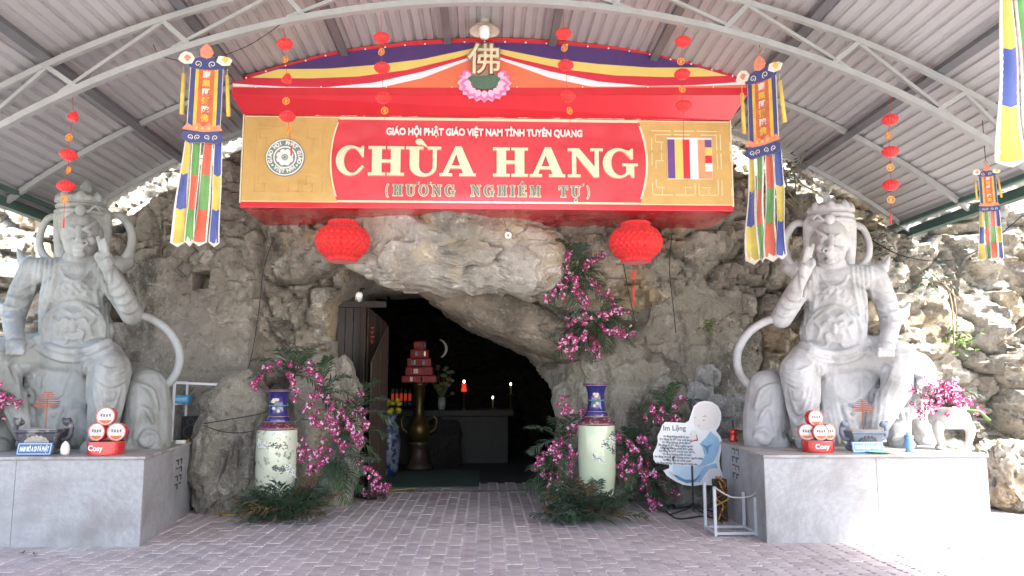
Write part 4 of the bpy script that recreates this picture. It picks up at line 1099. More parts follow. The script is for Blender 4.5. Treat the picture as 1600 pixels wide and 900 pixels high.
def statue(label, base, sx_, sc, mt, seed):
    t = thing('guardian_statue', label, 'statue', base)
    SYB = 9.0
    org = at(1300, 700, SYB); org.z = PH
    def S(px, py, y=0.0):
        p = at(px, py, SYB + y) - org
        return Vector((p.x * sx_ * sc, (p.y) * sc, p.z * sc))
    k = sc
    def cap(mb, pts, rs, n=12):
        """tapered limb with round ends"""
        P = [S(*p) for p in pts]
        mb.tube(P, [r * k for r in rs], n)
        for p, r in zip(P, rs): mb.ell(p, r * k, None, n, 8)
    def ell(mb, p, r, rot=None): mb.ell(S(*p), tuple(x * k for x in r), rot, 18, 12)
    def fold(mb, pts, r=.03, n=6, taper=True):
        P = smooth_path([S(*p) for p in pts], n); m_ = len(P)
        rs = [r * k * ((.45 + .55 * math.sin(math.pi * (i + .6) / (m_ + .2))) if taper else 1) for i in range(m_)]
        mb.tube(P, rs, 8)
    from mathutils.bvhtree import BVHTree
    def bvh(mb): return BVHTree.FromPolygons(mb.v, mb.f)
    def drape(mb, tree, pts, r=.03, n=7, taper=True, sink=.25):
        P2 = smooth_path([Vector((p[0], p[1], 0)) for p in pts], n); out = []
        last = None
        for q in P2:
            a, b = S(q.x, q.y, -2.5), S(q.x, q.y, 2.0); d = (b - a); h = tree.ray_cast(a, d.normalized())
            if h[0] is None: continue
            z = h[0] - d.normalized() * (r * k * (1 - 2 * sink))
            if last is not None and (z - last).length > .22 * k:
                if len(out) > 2: seg(mb, out, r, taper)
                out = []
            out.append(z); last = z
        if len(out) > 2: seg(mb, out, r, taper)
    def seg(mb, P, r, taper):
        m_ = len(P); mb.tube(P, [r * k * ((.35 + .65 * math.sin(math.pi * (i + .6) / (m_ + .2))) if taper else 1) for i in range(m_)], 8)
    # ---- lion mount
    L = MB()
    ell(L, (1300, 632, .30), (.85, .36, .40)); ell(L, (1208, 636, .12), (.32, .40, .46)); cap(L, [(1200, 610, -.05), (1196, 650, -.12), (1192, 690, -.15)], [.24, .25, .22])
    cap(L, [(1195, 694, -.2), (1222, 697, -.3)], [.12, .10])
    ell(L, (1410, 600, -.02), (.30, .32, .42)); ell(L, (1428, 585, -.22), (.24, .24, .27)); ell(L, (1443, 600, -.40), (.15, .16, .13))
    cap(L, [(1398, 630, -.18), (1402, 665, -.25), (1405, 692, -.3)], [.2, .15, .13]); cap(L, [(1406, 696, -.42), (1420, 698, -.52)], [.11, .09])
    cap(L, [(1430, 640, -.05), (1440, 670, -.1), (1448, 692, -.1)], [.18, .14, .13]); cap(L, [(1450, 696, -.18), (1462, 698, -.28)], [.10, .09])
    rg = random.Random(seed)
    for i in range(46):
        a = rg.uniform(0, 6.28); px = 1408 + 34 * math.cos(a) * rg.uniform(.4, 1.1); py = 604 + 48 * math.sin(a) * rg.uniform(.5, 1.1)
        ell(L, (px, py, -.27 - .08 * rg.random() + .25 * abs(px - 1412) / 40), (.055, .05, .055))
    tl = bvh(L)
    drape(L, tl, [(1176, 692), (1182, 676), (1196, 672), (1204, 684), (1196, 693), (1187, 688), (1190, 681)], .03)
    drape(L, tl, [(1180, 640), (1190, 612), (1210, 600)], .035); drape(L, tl, [(1186, 660), (1196, 640), (1212, 634)], .028)
    for i in range(5): drape(L, tl, [(1212 + i * 5, 598), (1208 + i * 4, 640), (1214 + i * 8, 690)], .034)
    for i in range(6): drape(L, tl, [(1392 + i * 8, 575), (1386 + i * 10, 610), (1392 + i * 9, 655)], .03)
    ell(L, (1418, 572, -.44), (.05, .04, .04)); ell(L, (1442, 572, -.42), (.05, .04, .04)); ell(L, (1436, 586, -.52), (.06, .05, .04))
    bake(L, 'lion_mount', mt, t, .017 * k, 1, .45)
    # ---- seated figure with robe
    B = MB()
    ell(B, (1302, 522, .02), (.38, .37, .36)); ell(B, (1307, 470, .05), (.36, .29, .36)); ell(B, (1310, 438, .06), (.37, .24, .20))
    cap(B, [(1274, 432, .06), (1362, 433, .06)], [.155, .155]); ell(B, (1300, 414, .02), (.17, .16, .14))
    ell(B, (1304, 560, .05), (.44, .39, .26))
    cap(B, [(1282, 558, .05), (1262, 566, -.22), (1247, 580, -.44)], [.24, .23, .205]); cap(B, [(1247, 580, -.44), (1254, 630, -.48), (1262, 688, -.46)], [.205, .18, .14])
    cap(B, [(1264, 694, -.52), (1274, 698, -.72)], [.13, .10])
    cap(B, [(1335, 556, .05), (1372, 556, -.18), (1404, 560, -.36)], [.25, .24, .21]); cap(B, [(1404, 562, -.36), (1400, 610, -.40), (1372, 662, -.42)], [.20, .17, .13])
    ell(B, (1322, 620, .0), (.48, .26, .58)); ell(B, (1318, 668, -.12), (.52, .25, .30))
    # raised arm
    cap(B, [(1264, 434, .06), (1241, 464, -.02), (1221, 497, -.12)], [.155, .135, .125]); cap(B, [(1221, 497, -.12), (1237, 462, -.26), (1254, 430, -.36)], [.125, .10, .075])
    cap(B, [(1366, 434, .06), (1382, 466, .02), (1392, 500, -.06)], [.155, .135, .125]); cap(B, [(1392, 500, -.06), (1390, 520, -.26), (1384, 537, -.44)], [.125, .10, .078])
    cap(B, [(1246, 424, .12), (1232, 420, .16), (1222, 404, .20)], [.12, .08, .015]); cap(B, [(1372, 424, .1), (1382, 418, .12), (1390, 400, .14)], [.1, .06, .012])
    cap(B, [(1392, 492, .05), (1412, 490, .10), (1422, 474, .12)], [.12, .07, .012])
    tb = bvh(B)
    for i in range(4): drape(B, tb, [(1284 + i * 6, 572), (1298 + i * 7, 606 + i * 8), (1330, 628 + i * 14), (1360 - i * 6, 606 + i * 8), (1382 - i * 5, 574)], .036 - i * .003, 9)
    for i in range(5): drape(B, tb, [(1276 + i * 7, 570), (1280 + i * 6, 620), (1284 + i * 9, 694)], .033)
    for i in range(6): drape(B, tb, [(1346 + i * 9, 590), (1344 + i * 8, 640), (1330 + i * 9, 694)], .03)
    for i in range(4): drape(B, tb, [(1224, 572 + i * 7), (1247, 580 + i * 8), (1270, 570 + i * 7)], .020)
    drape(B, tb, [(1226, 606), (1232, 640), (1248, 664), (1264, 640), (1272, 606)], .026, 9); drape(B, tb, [(1232, 606), (1240, 632), (1248, 646), (1258, 632), (1266, 606)], .022, 9)
    for dx in (-8, 0, 8): drape(B, tb, [(1248 + dx, 612), (1248 + dx * .5, 626)], .02)
    for i in range(3): drape(B, tb, [(1240, 672 + i * 7), (1260, 676 + i * 7), (1280, 672 + i * 7)], .018)
    for i in range(3): drape(B, tb, [(1384, 548 + i * 9), (1404, 556 + i * 9), (1424, 550 + i * 9)], .022)
    for i in range(5): drape(B, tb, [(1420 - i * 5, 566), (1410 - i * 6, 604), (1386 - i * 8, 668)], .028)
    for i in range(5): drape(B, tb, [(1274 - i * 6, 412), (1276 - i * 6, 448), (1272 - i * 6, 486), (1264 - i * 4, 530)], .027)
    for i in range(5): drape(B, tb, [(1332 + i * 7, 412), (1334 + i * 7, 448), (1342 + i * 6, 490), (1346 + i * 3, 532)], .027)
    drape(B, tb, [(1272, 478), (1290, 487), (1304, 478), (1320, 487), (1338, 476)], .024); drape(B, tb, [(1282, 428), (1290, 442), (1304, 448), (1318, 442), (1326, 428)], .02)
    for px, py in ((1292, 456), (1304, 466), (1316, 456), (1304, 454), (1284, 466), (1324, 466)): drape(B, tb, [(px - 5, py), (px, py - 5), (px + 5, py), (px, py + 5)], .018)
    drape(B, tb, [(1244, 534), (1275, 548), (1303, 553), (1332, 548), (1360, 532)], .045, 9, False); drape(B, tb, [(1246, 547), (1276, 561), (1303, 566), (1332, 561), (1360, 545)], .032, 9, False)
    drape(B, tb, [(1266, 546), (1262, 512), (1278, 488), (1304, 480), (1330, 488), (1346, 512), (1342, 546)], .028, 9, False)
    for sgn in (-1, 1):
        drape(B, tb, [(1304 + sgn * 4, 496), (1304 + sgn * 18, 490), (1304 + sgn * 30, 502), (1304 + sgn * 22, 514), (1304 + sgn * 28, 530)], .02)
        drape(B, tb, [(1304 + sgn * 6, 508), (1304 + sgn * 14, 504), (1304 + sgn * 18, 512)], .022); drape(B, tb, [(1304 + sgn * 4, 520), (1304 + sgn * 14, 524), (1304 + sgn * 10, 538), (1304 + sgn * 20, 542)], .019)
    drape(B, tb, [(1304, 504), (1304, 516), (1304, 524)], .028); drape(B, tb, [(1296, 530), (1304, 534), (1312, 530)], .02)
    for f in (0, .2, .4, .6): drape(B, tb, [(1212 + f * 40, 486 - f * 62), (1224 + f * 40, 494 - f * 62), (1240 + f * 40, 490 - f * 62)], .02)
    for i in range(4): drape(B, tb, [(1364 + i * 3, 452 + i * 15), (1384 + i * 3, 460 + i * 15), (1408 + i * 3, 452 + i * 15)], .02)
    ell(B, (1259, 418, -.38), (.085, .06, .11)); fold(B, [(1262, 412, -.39), (1266, 396, -.40), (1270, 381, -.40)], .030, 5, False); fold(B, [(1256, 410, -.40), (1259, 396, -.42), (1262, 384, -.42)], .028, 5, False)
    for i, (a, b) in enumerate(((1252, 414), (1249, 420), (1249, 427))): fold(B, [(a, b, -.42), (a + 6, b + 2, -.46), (a + 10, b + 8, -.44)], .026, 4, False)
    fold(B, [(1266, 420, -.42), (1272, 412, -.45), (1268, 405, -.44)], .026, 4, False)
    ell(B, (1384, 542, -.50), (.10, .11, .06))
    for i in range(4): fold(B, [(1374 + i * 7, 544, -.56), (1373 + i * 7, 552, -.61), (1374 + i * 7, 558, -.60)], .026, 4, False)
    bake(B, 'seated_figure', mt, t, .0145 * k, 1, .45)
    # ---- head
    H = MB()
    ell(H, (1298, 376, -.08), (.20, .22, .27)); ell(H, (1298, 396, -.12), (.165, .19, .14)); ell(H, (1298, 412, .0), (.16, .15, .15))
    ell(H, (1297, 368, .06), (.25, .22, .30))
    fold(H, [(1298, 366, -.28), (1298, 380, -.32), (1298, 388, -.35)], .035, 5, False); ell(H, (1298, 388, -.32), (.055, .045, .03))
    for s_ in (-1, 1):
        fold(H, [(1298 + s_ * 4, 372, -.29), (1298 + s_ * 13, 367, -.28), (1298 + s_ * 24, 359, -.20)], .026)
        ell(H, (1298 + s_ * 13, 375, -.25), (.045, .04, .026)); ell(H, (1298 + s_ * 14, 388, -.22), (.07, .06, .06))
        fold(H, [(1298 + s_ * 8, 385, -.31), (1298 + s_ * 13, 394, -.28)], .016); ell(H, (1298 + s_ * 28, 380, .0), (.035, .07, .10))
    fold(H, [(1288, 396, -.29), (1298, 394, -.31), (1308, 396, -.29)], .02); fold(H, [(1290, 400, -.28), (1298, 401, -.30), (1306, 400, -.28)], .02); ell(H, (1298, 408, -.25), (.07, .06, .05))
    bake(H, 'head', mt, t, .011 * k, 1, .45)
    # ---- helmet with crown and finial
    K = MB()
    def ringpts(py, rx, ry, oy, n=20): return [S(1297, py, oy) + Vector((rx * math.cos(2 * math.pi * i / n) * k, ry * math.sin(2 * math.pi * i / n) * k, 0)) for i in range(n + 1)]
    ell(K, (1296, 352, .06), (.27, .27, .22)); cap(K, [(1266, 350, .06), (1266, 380, .08), (1268, 410, .10)], [.085, .085, .075]); cap(K, [(1327, 350, .06), (1327, 380, .08), (1326, 410, .10)], [.085, .085, .075])
    ell(K, (1297, 382, .16), (.26, .14, .28))
    K.tube(ringpts(349, .262, .262, .03), .030 * k, 8); K.tube(ringpts(340, .258, .258, .03), .022 * k, 8)
    for i in range(9):
        a = math.pi * (1.0 + i / 8); c0 = S(1297, 334, .03) + Vector((.225 * math.cos(a) * k, .225 * math.sin(a) * k, 0))
        hgt = (.085 if i % 2 == 0 else .135) * k
        K.tube([c0, c0 + Vector((0, 0, hgt * .6)), c0 + Vector((0, 0, hgt))], [.065 * k, .055 * k, .01], 8)
    K.tube([S(1297, 356, .03), S(1297, 340, .03), S(1297, 327, .03)], [.24 * k, .245 * k, .225 * k], 24)
    ell(K, (1296, 332, .05), (.20, .2, .14)); K.tube([S(1292, 336, -.02), S(1292, 322, -.02), S(1292, 308, -.02), S(1292, 297, -.02)], [.05 * k, .062 * k, .075 * k, .006], 8, sq=.5)
    ell(K, (1297, 342, -.27), (.06, .05, .07))
    for s_ in (-1, 1): fold(K, [(1297 + s_ * 10, 346, -.25), (1297 + s_ * 20, 336, -.2), (1297 + s_ * 27, 344, -.14)], .022)
    bake(K, 'crown_helmet', mt, t, .013 * k, 1, .45)
    # ---- scarf loops beside the head, big loop at the elbow
    for pts in ([(1264, 352, .16), (1243, 350, .18), (1228, 370, .18), (1226, 392, .17), (1233, 410, .14), (1246, 420, .10)], [(1330, 350, .16), (1347, 356, .18), (1357, 376, .18), (1358, 396, .17), (1352, 410, .14), (1342, 420, .10)]):
        q = MB(); q.tube(smooth_path([S(*p) for p in pts], 8), .052 * k, 10, sq=.75); q.build('scarf_loop', mt, t, True)
    q = MB(); q.tube(smooth_path([S(*p) for p in [(1222, 500, -.10), (1200, 501, -.10), (1172, 518, -.08), (1154, 546, -.06), (1153, 574, -.04), (1166, 598, .0), (1192, 616, .08)]], 9), .047 * k, 10); q.build('scarf_loop', mt, t, True)
    return t
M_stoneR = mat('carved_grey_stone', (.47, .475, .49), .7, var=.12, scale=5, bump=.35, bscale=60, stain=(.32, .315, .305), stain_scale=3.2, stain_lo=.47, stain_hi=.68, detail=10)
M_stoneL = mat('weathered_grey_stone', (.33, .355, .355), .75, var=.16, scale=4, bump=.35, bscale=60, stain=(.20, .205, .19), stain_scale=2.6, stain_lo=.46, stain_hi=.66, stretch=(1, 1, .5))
bR = at(1300, 703, 9.0); bR.z = PH
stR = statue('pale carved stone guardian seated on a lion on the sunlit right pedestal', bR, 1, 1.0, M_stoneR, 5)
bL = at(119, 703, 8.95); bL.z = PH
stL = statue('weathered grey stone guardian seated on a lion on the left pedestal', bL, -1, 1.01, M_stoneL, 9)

# ================================================================== OBJECTS IN THE COURT
# ------------------------------------------------------------------ foliage and orchids
M_leaf = [mat('frond_green_%s' % n, c, .5, var=.25, scale=12, sheen=.1) for n, c in (('deep', (.022, .055, .020)), ('mid', (.035, .085, .028)), ('grey', (.05, .085, .055)))]
M_leafl = mat('leaf_light_green', (.09, .17, .035), .5, var=.25, scale=12)
M_mag = mat('orchid_magenta', (.31, .02, .115), .5, var=.3, scale=40, rnd=.35)
M_magl = mat('orchid_pale', (.72, .42, .58), .5, var=.2, scale=40, rnd=.2)
M_stem = mat('orchid_stem', (.09, .12, .035), .6)
M_brown = mat('dry_frond', (.12, .075, .035), .8, var=.3)
def frond_mesh(mb, path, leaf, width, rg, n=22, dens=1.0):
    """feather palm frond: rachis plus narrow leaflets on both sides"""
    P = smooth_path(path, 8); m = len(P)
    mb.tube(P, [.006 * (1 - .75 * i / m) for i in range(m)], 5)
    for i in range(2, int(n * dens)):
        f = i / (n * dens); j = min(int(f * (m - 1)), m - 2); p = P[j].lerp(P[j + 1], f * (m - 1) - j); tng = (P[j + 1] - P[j]).normalized()
        up = Vector((rg.uniform(-.25, .25), rg.uniform(-.25, .25), 1)); sd = tng.cross(up)
        if sd.length < .1: sd = tng.cross(Vector((0, 1, 0)))
        sd.normalize(); nr = sd.cross(tng)
        L = leaf * (math.sin(math.pi * min(1, f * .82 + .14)) ** .7) * rg.uniform(.8, 1.12)
        for s in (-1, 1):
            d = (sd * s * .75 + tng * .75 + nr * rg.uniform(-.05, .3)).normalized(); wv = tng * width * .5
            mid = p + d * L * .55; tip = p + d * L + Vector((0, 0, -L * rg.uniform(.08, .35)))
            k = len(mb.v)
            mb._add([p - wv * .4, p + wv * .4, mid + wv, tip, mid - wv], [(0, 1, 2, 4), (4, 2, 3)])
def frond(parent, path, leaf=.16, width=.012, rg=random, m=None, n=24):
    q = MB(); frond_mesh(q, path, leaf, width, rg, n)
    return q.build('frond', m or rg.choice(M_leaf), parent, fix=False)
def blossom(mb, c, nrm, size, rg):
    """five petals with a pale heart"""
    z = Vector(nrm).normalized(); x = z.orthogonal().normalized(); a0 = rg.uniform(0, 6.28)
    x = Matrix.Rotation(a0, 3, z) @ x; y = z.cross(x); c = Vector(c)
    for i in range(5):
        an = 2 * math.pi * i / 5; d = x * math.cos(an) + y * math.sin(an); s = z.cross(d)
        L = size * rg.uniform(.85, 1.1); wd = L * (.42 if i % 2 else .34)
        mb.cur = 0 if rg.random() < .78 else 1
        mb._add([c + d * L * .1, c + d * L * .6 + s * wd + z * L * .18, c + d * L + z * L * .05, c + d * L * .6 - s * wd + z * L * .18], [(0, 1, 2, 3)])
    mb.cur = 1
    mb._add([c + z * size * .3, c + x * size * .22 + z * .1 * size, c + y * size * .22 + z * .1 * size, c - x * size * .22 + z * .1 * size, c - y * size * .3 + z * .1 * size], [(0, 1, 2), (0, 2, 3), (0, 3, 4), (0, 4, 1)])
    mb.cur = 0
def orchid_spray(parent, path, rg, n=12, size=.05, start=.25, spread=.045):
    P = smooth_path(path, 6); m = len(P); q = MB(); q.cur = 2; q.tube(P, .003, 5); q.cur = 0
    for i in range(n):
        f = start + (1 - start) * i / max(1, n - 1); j = min(int(f * (m - 1)), m - 2); p = P[j].lerp(P[j + 1], f * (m - 1) - j)
        o = Vector((rg.uniform(-1, 1), rg.uniform(-1, .2), rg.uniform(-1, 1))) * spread
        nv = Vector((rg.uniform(-.7, .7), -1, rg.uniform(-.5, .4)))
        b = p + o; q.cur = 2; q.tube([p, b], .002, 4); q.cur = 0
        blossom(q, b, nv, size * rg.uniform(.75, 1.15) * (1 - .3 * f), rg)
    o = q.build('orchid_spray', [M_mag, M_magl, M_stem], parent, fix=False); o['kind'] = 'stuff'
    return o
def arrange(name, label, cat, root, Yc, fr, sp, seed, group, leaf=.17):
    """fr / sp: lists of pixel paths (px, py, dy) on the plane Yc"""
    rg = random.Random(seed); t = thing(name, label, cat, root, 0, group)
    def W(p): return at(p[0], p[1], Yc + (p[2] if len(p) > 2 else 0)) - Vector(root)
    for pth in fr: frond(t, [W(p) for p in pth], leaf * rg.uniform(.95, 1.3), .026, rg)
    for pth in sp:
        n = max(5, int(sum((Vector(a[:2]) - Vector(b[:2])).length for a, b in zip(pth[:-1], pth[1:])) / 3.9))
        orchid_spray(t, [W(p) for p in pth], rg, n)
    return t
def fan(cx, cy, angs, L, droop=.35, dy=-.15, rg=random.Random(4)):
    out = []
    for a in angs:
        l = L * rg.uniform(.8, 1.15); ca, sa = math.cos(R(a)), math.sin(R(a)); d = rg.uniform(-.25, .05)
        out.append([(cx, cy, 0), (cx + ca * l * .5, cy - sa * l * .5 - 4, dy * .5 + d * .5), (cx + ca * l, cy - sa * l + droop * l * .5, dy + d)])
    return out
GA = 'orchid and palm arrangements around the cave mouth'
# left vase: tall arrangement to its right, spilling over the vase
rt = at(520, 700, 9.75); rt.z = .45
fr = fan(455, 585, (20, 60, 110, 150, 175, -20), 62) + fan(500, 620, (10, 45, 80, -20, -50), 70) + fan(530, 670, (0, 30, -30, -60, 60, -85), 72) + fan(555, 640, (25, 60, -15), 60) + fan(520, 720, (-40, -70, -110, 10), 60)
sp = [[(455, 575), (480, 572, -.1), (497, 590, -.15), (500, 620, -.15)], [(440, 572), (418, 580, -.1), (400, 595, -.12), (393, 615, -.12)], [(450, 570), (455, 585, -.2), (460, 605, -.22), (465, 625, -.2)], [(470, 575), (452, 566, -.1), (432, 572, -.1)],
      [(500, 600), (515, 625, -.2), (520, 650, -.22), (518, 672, -.2)], [(520, 620), (535, 650, -.2), (548, 672, -.22), (562, 690, -.2)], [(505, 640), (492, 650, -.2), (500, 665, -.24), (515, 660, -.24)], [(540, 630), (552, 622, -.2), (568, 612, -.2)],
      [(510, 680), (500, 700, -.24), (486, 712, -.24), (476, 705, -.22)], [(520, 690), (510, 715, -.24), (498, 728, -.24)], [(485, 690), (473, 690, -.2), (466, 705, -.2), (472, 715, -.2)], [(510, 720), (486, 732, -.2), (484, 752, -.2), (487, 765, -.2)],
      [(545, 650), (560, 650, -.2), (570, 668, -.2), (560, 695, -.2)], [(550, 700), (562, 720, -.2), (575, 735, -.2), (590, 748, -.2)], [(555, 640), (565, 640, -.15), (572, 648, -.2)], [(535, 640), (525, 665, -.25), (530, 690, -.25), (540, 700, -.25)], [(500, 610), (490, 620, -.2), (480, 640, -.2)]]
arrange('orchid_arrangement', 'tall palm and magenta orchid arrangement spilling over the left vase', 'flowers', rt, 9.75, fr, sp, 11, GA)
p = on_ground(590, 782); p.z = 0; fr = [[(560, 775), (580, 770, 0), (600, 776, 0)]]
t = arrange('fallen_orchids', 'fallen magenta orchid sprays lying by the cave door sill', 'flowers', p, p.y, fr, [[(558, 770), (580, 766), (605, 762)], [(560, 773), (575, 772), (592, 773)], [(570, 762), (590, 760), (606, 764)]], 12, GA)
# fern clumps at the vase feet
def fern_clump(label, px, py, n, L, seed):
    p = on_ground(px, py); rg = random.Random(seed); t = thing('palm_clump', label, 'plant', p, 0, 'cut palm fronds laid round the vase feet')
    for i in range(n):
        a = rg.uniform(-.15, math.pi + .15) + (math.pi if rg.random() < .65 else 0); el = rg.uniform(.05, .9); l = L * rg.uniform(.6, 1.15)
        d = Vector((math.cos(a) * math.cos(el), math.sin(a) * math.cos(el) * .7, math.sin(el)))
        frond(t, [(rg.uniform(-.12, .12), rg.uniform(-.1, .1), .03), tuple(d * l * .5 + Vector((0, 0, .05))), tuple(d * l + Vector((0, 0, -.12 * l * (1 - el) + .02 if d.z * l > .15 else .03)))], (.24), .026, rg, None if rg.random() > .15 else M_brown, 22)
    return t
fern_clump('green palm fronds fanned out at the foot of the left vase', 452, 815, 46, .62, 21)
fern_clump('grey green palm fronds fanned out at the foot of the right vase', 916, 817, 46, .60, 22)
# wall spray
rt = at(905, 470, 10.25)
fr = fan(895, 430, (10, 40, 75, 110, 150, 190, 230, 280, 325, 350), 62, .3, -.2) + fan(935, 500, (20, 50, -10, 160, 200, 240, 290, 330), 58, .3, -.2) + fan(905, 520, (180, 220, 300, 140), 50, .3, -.2)
sp = [[(893, 425), (888, 405, -.2), (890, 392, -.22)], [(895, 430), (875, 412, -.2), (858, 408, -.2)], [(900, 425), (925, 410, -.2), (945, 400, -.2)], [(890, 432), (868, 435, -.2), (852, 445, -.2)], [(888, 432), (880, 445, -.25), (876, 465, -.25)], [(890, 440), (905, 455, -.28), (915, 475, -.28), (918, 495, -.26)],
      [(905, 435), (930, 445, -.22), (950, 462, -.22), (958, 475, -.2)], [(870, 440), (862, 460, -.2), (855, 470, -.2)], [(930, 500), (945, 490, -.25), (955, 488, -.25)], [(935, 500), (960, 485, -.2), (978, 486, -.2)], [(925, 505), (905, 500, -.25), (885, 505, -.25)], [(930, 510), (955, 515, -.25), (970, 512, -.25)], [(920, 510), (910, 525, -.25), (902, 530, -.25)],
      [(940, 512), (970, 522, -.2), (988, 516, -.2)], [(900, 520), (885, 530, -.25), (876, 540, -.22)], [(905, 525), (892, 545, -.25), (888, 556, -.22)], [(925, 520), (925, 540, -.22), (920, 548, -.22)], [(930, 520), (932, 545, -.2), (928, 560, -.2)], [(895, 430), (900, 440, -.3), (892, 452, -.3)]]
arrange('orchid_arrangement', 'spray of magenta orchids and palm fixed high on the rock right of the cave', 'flowers', rt, 10.05, fr, sp, 13, GA)
# right vase, both sides
rt = at(875, 720, 9.75); rt.z = .4
fr = fan(880, 690, (30, 70, 110, 150, 190, 230, 270), 60) + fan(870, 740, (160, 200, 240, 280, 120), 52)
sp = [[(885, 650), (880, 632, -.1), (877, 625, -.1)], [(890, 655), (905, 645, -.1), (908, 640, -.1)], [(885, 660), (880, 645, -.15), (890, 640, -.18)], [(885, 680), (872, 690, -.2), (862, 700, -.2)], [(880, 690), (872, 710, -.22), (870, 730, -.22)], [(875, 700), (858, 705, -.2), (842, 720, -.2), (836, 732, -.18)], [(880, 720), (885, 735, -.2), (893, 742, -.2)], [(875, 730), (865, 745, -.2), (858, 760, -.2)], [(885, 740), (875, 758, -.2), (868, 768, -.2)], [(890, 680), (900, 672, -.2), (888, 665, -.2)], [(880, 700), (895, 710, -.22), (893, 725, -.22)], [(850, 715), (845, 728, -.2), (850, 742, -.2)]]
arrange('orchid_arrangement', 'magenta orchids and palm in the gap between cave mouth and right vase', 'flowers', rt, 9.75, fr, sp, 14, GA)
rt = at(1000, 730, 9.8); rt.z = .4
fr = fan(990, 710, (20, 60, 100, 140, -20, -60, -100, 170), 58) + fan(1010, 740, (0, -30, -60, 40), 50) + fan(1045, 645, (30, 80, 120, 160, -20, 200), 52)
sp = [[(985, 700), (975, 690, -.2), (965, 680, -.2)], [(990, 700), (1000, 685, -.2), (1008, 690, -.2), (1012, 700, -.2)], [(985, 710), (972, 725, -.22), (966, 738, -.22)], [(990, 715), (985, 735, -.22), (980, 755, -.22)], [(995, 710), (1003, 735, -.22), (1005, 758, -.22)], [(1005, 720), (1015, 735, -.2), (1022, 742, -.2)], [(1010, 745), (1030, 750, -.2), (1045, 762, -.2), (1055, 772, -.18)], [(1005, 750), (1015, 775, -.2), (1022, 795, -.18)], [(985, 690), (990, 700, -.25), (980, 715, -.25)], [(1000, 760), (1020, 785, -.2), (1030, 790, -.2)],
      [(1040, 650), (1025, 640, -.15), (1018, 636, -.15)], [(1045, 650), (1030, 655, -.15), (1012, 655, -.15)], [(1050, 640), (1060, 628, -.1), (1072, 622, -.1)], [(1045, 660), (1052, 652, -.15), (1062, 660, -.15)]]
arrange('orchid_arrangement', 'magenta orchids and palm between the right vase and the monk sign', 'flowers', rt, 9.8, fr, sp, 15, GA)

# ------------------------------------------------------------------ vases
def band_mat(name, base, a, b, sc):
    m = mat(name, base, .18, var=.08, scale=4, coat=.6, stain=a, stain_scale=sc, stain_lo=.54, stain_hi=.58); return m
M_celadon = mat('celadon_glaze', (.60, .68, .48), .15, var=.07, scale=4, coat=.7)
M_cream = mat('painted_glaze', (.62, .66, .52), .18, var=.1, scale=5, coat=.6, stain=(.16, .20, .17), stain_scale=9, stain_lo=.54, stain_hi=.62, detail=10)
M_cobalt = mat('cobalt_glaze', (.028, .022, .16), .12, var=.15, scale=8, coat=.8, stain=(.05, .03, .24), stain_scale=14)
M_maroon = mat('maroon_gilt_band', (.14, .03, .08), .2, var=.2, scale=20, coat=.6, stain=(.35, .26, .18), stain_scale=26, stain_lo=.55, stain_hi=.6)
M_gilt = mat('gilt_line', (.45, .33, .18), .3, metal=.5, var=.2, scale=30)
M_inkgrey = mat('ink_painting', (.10, .12, .12), .3, var=.2)
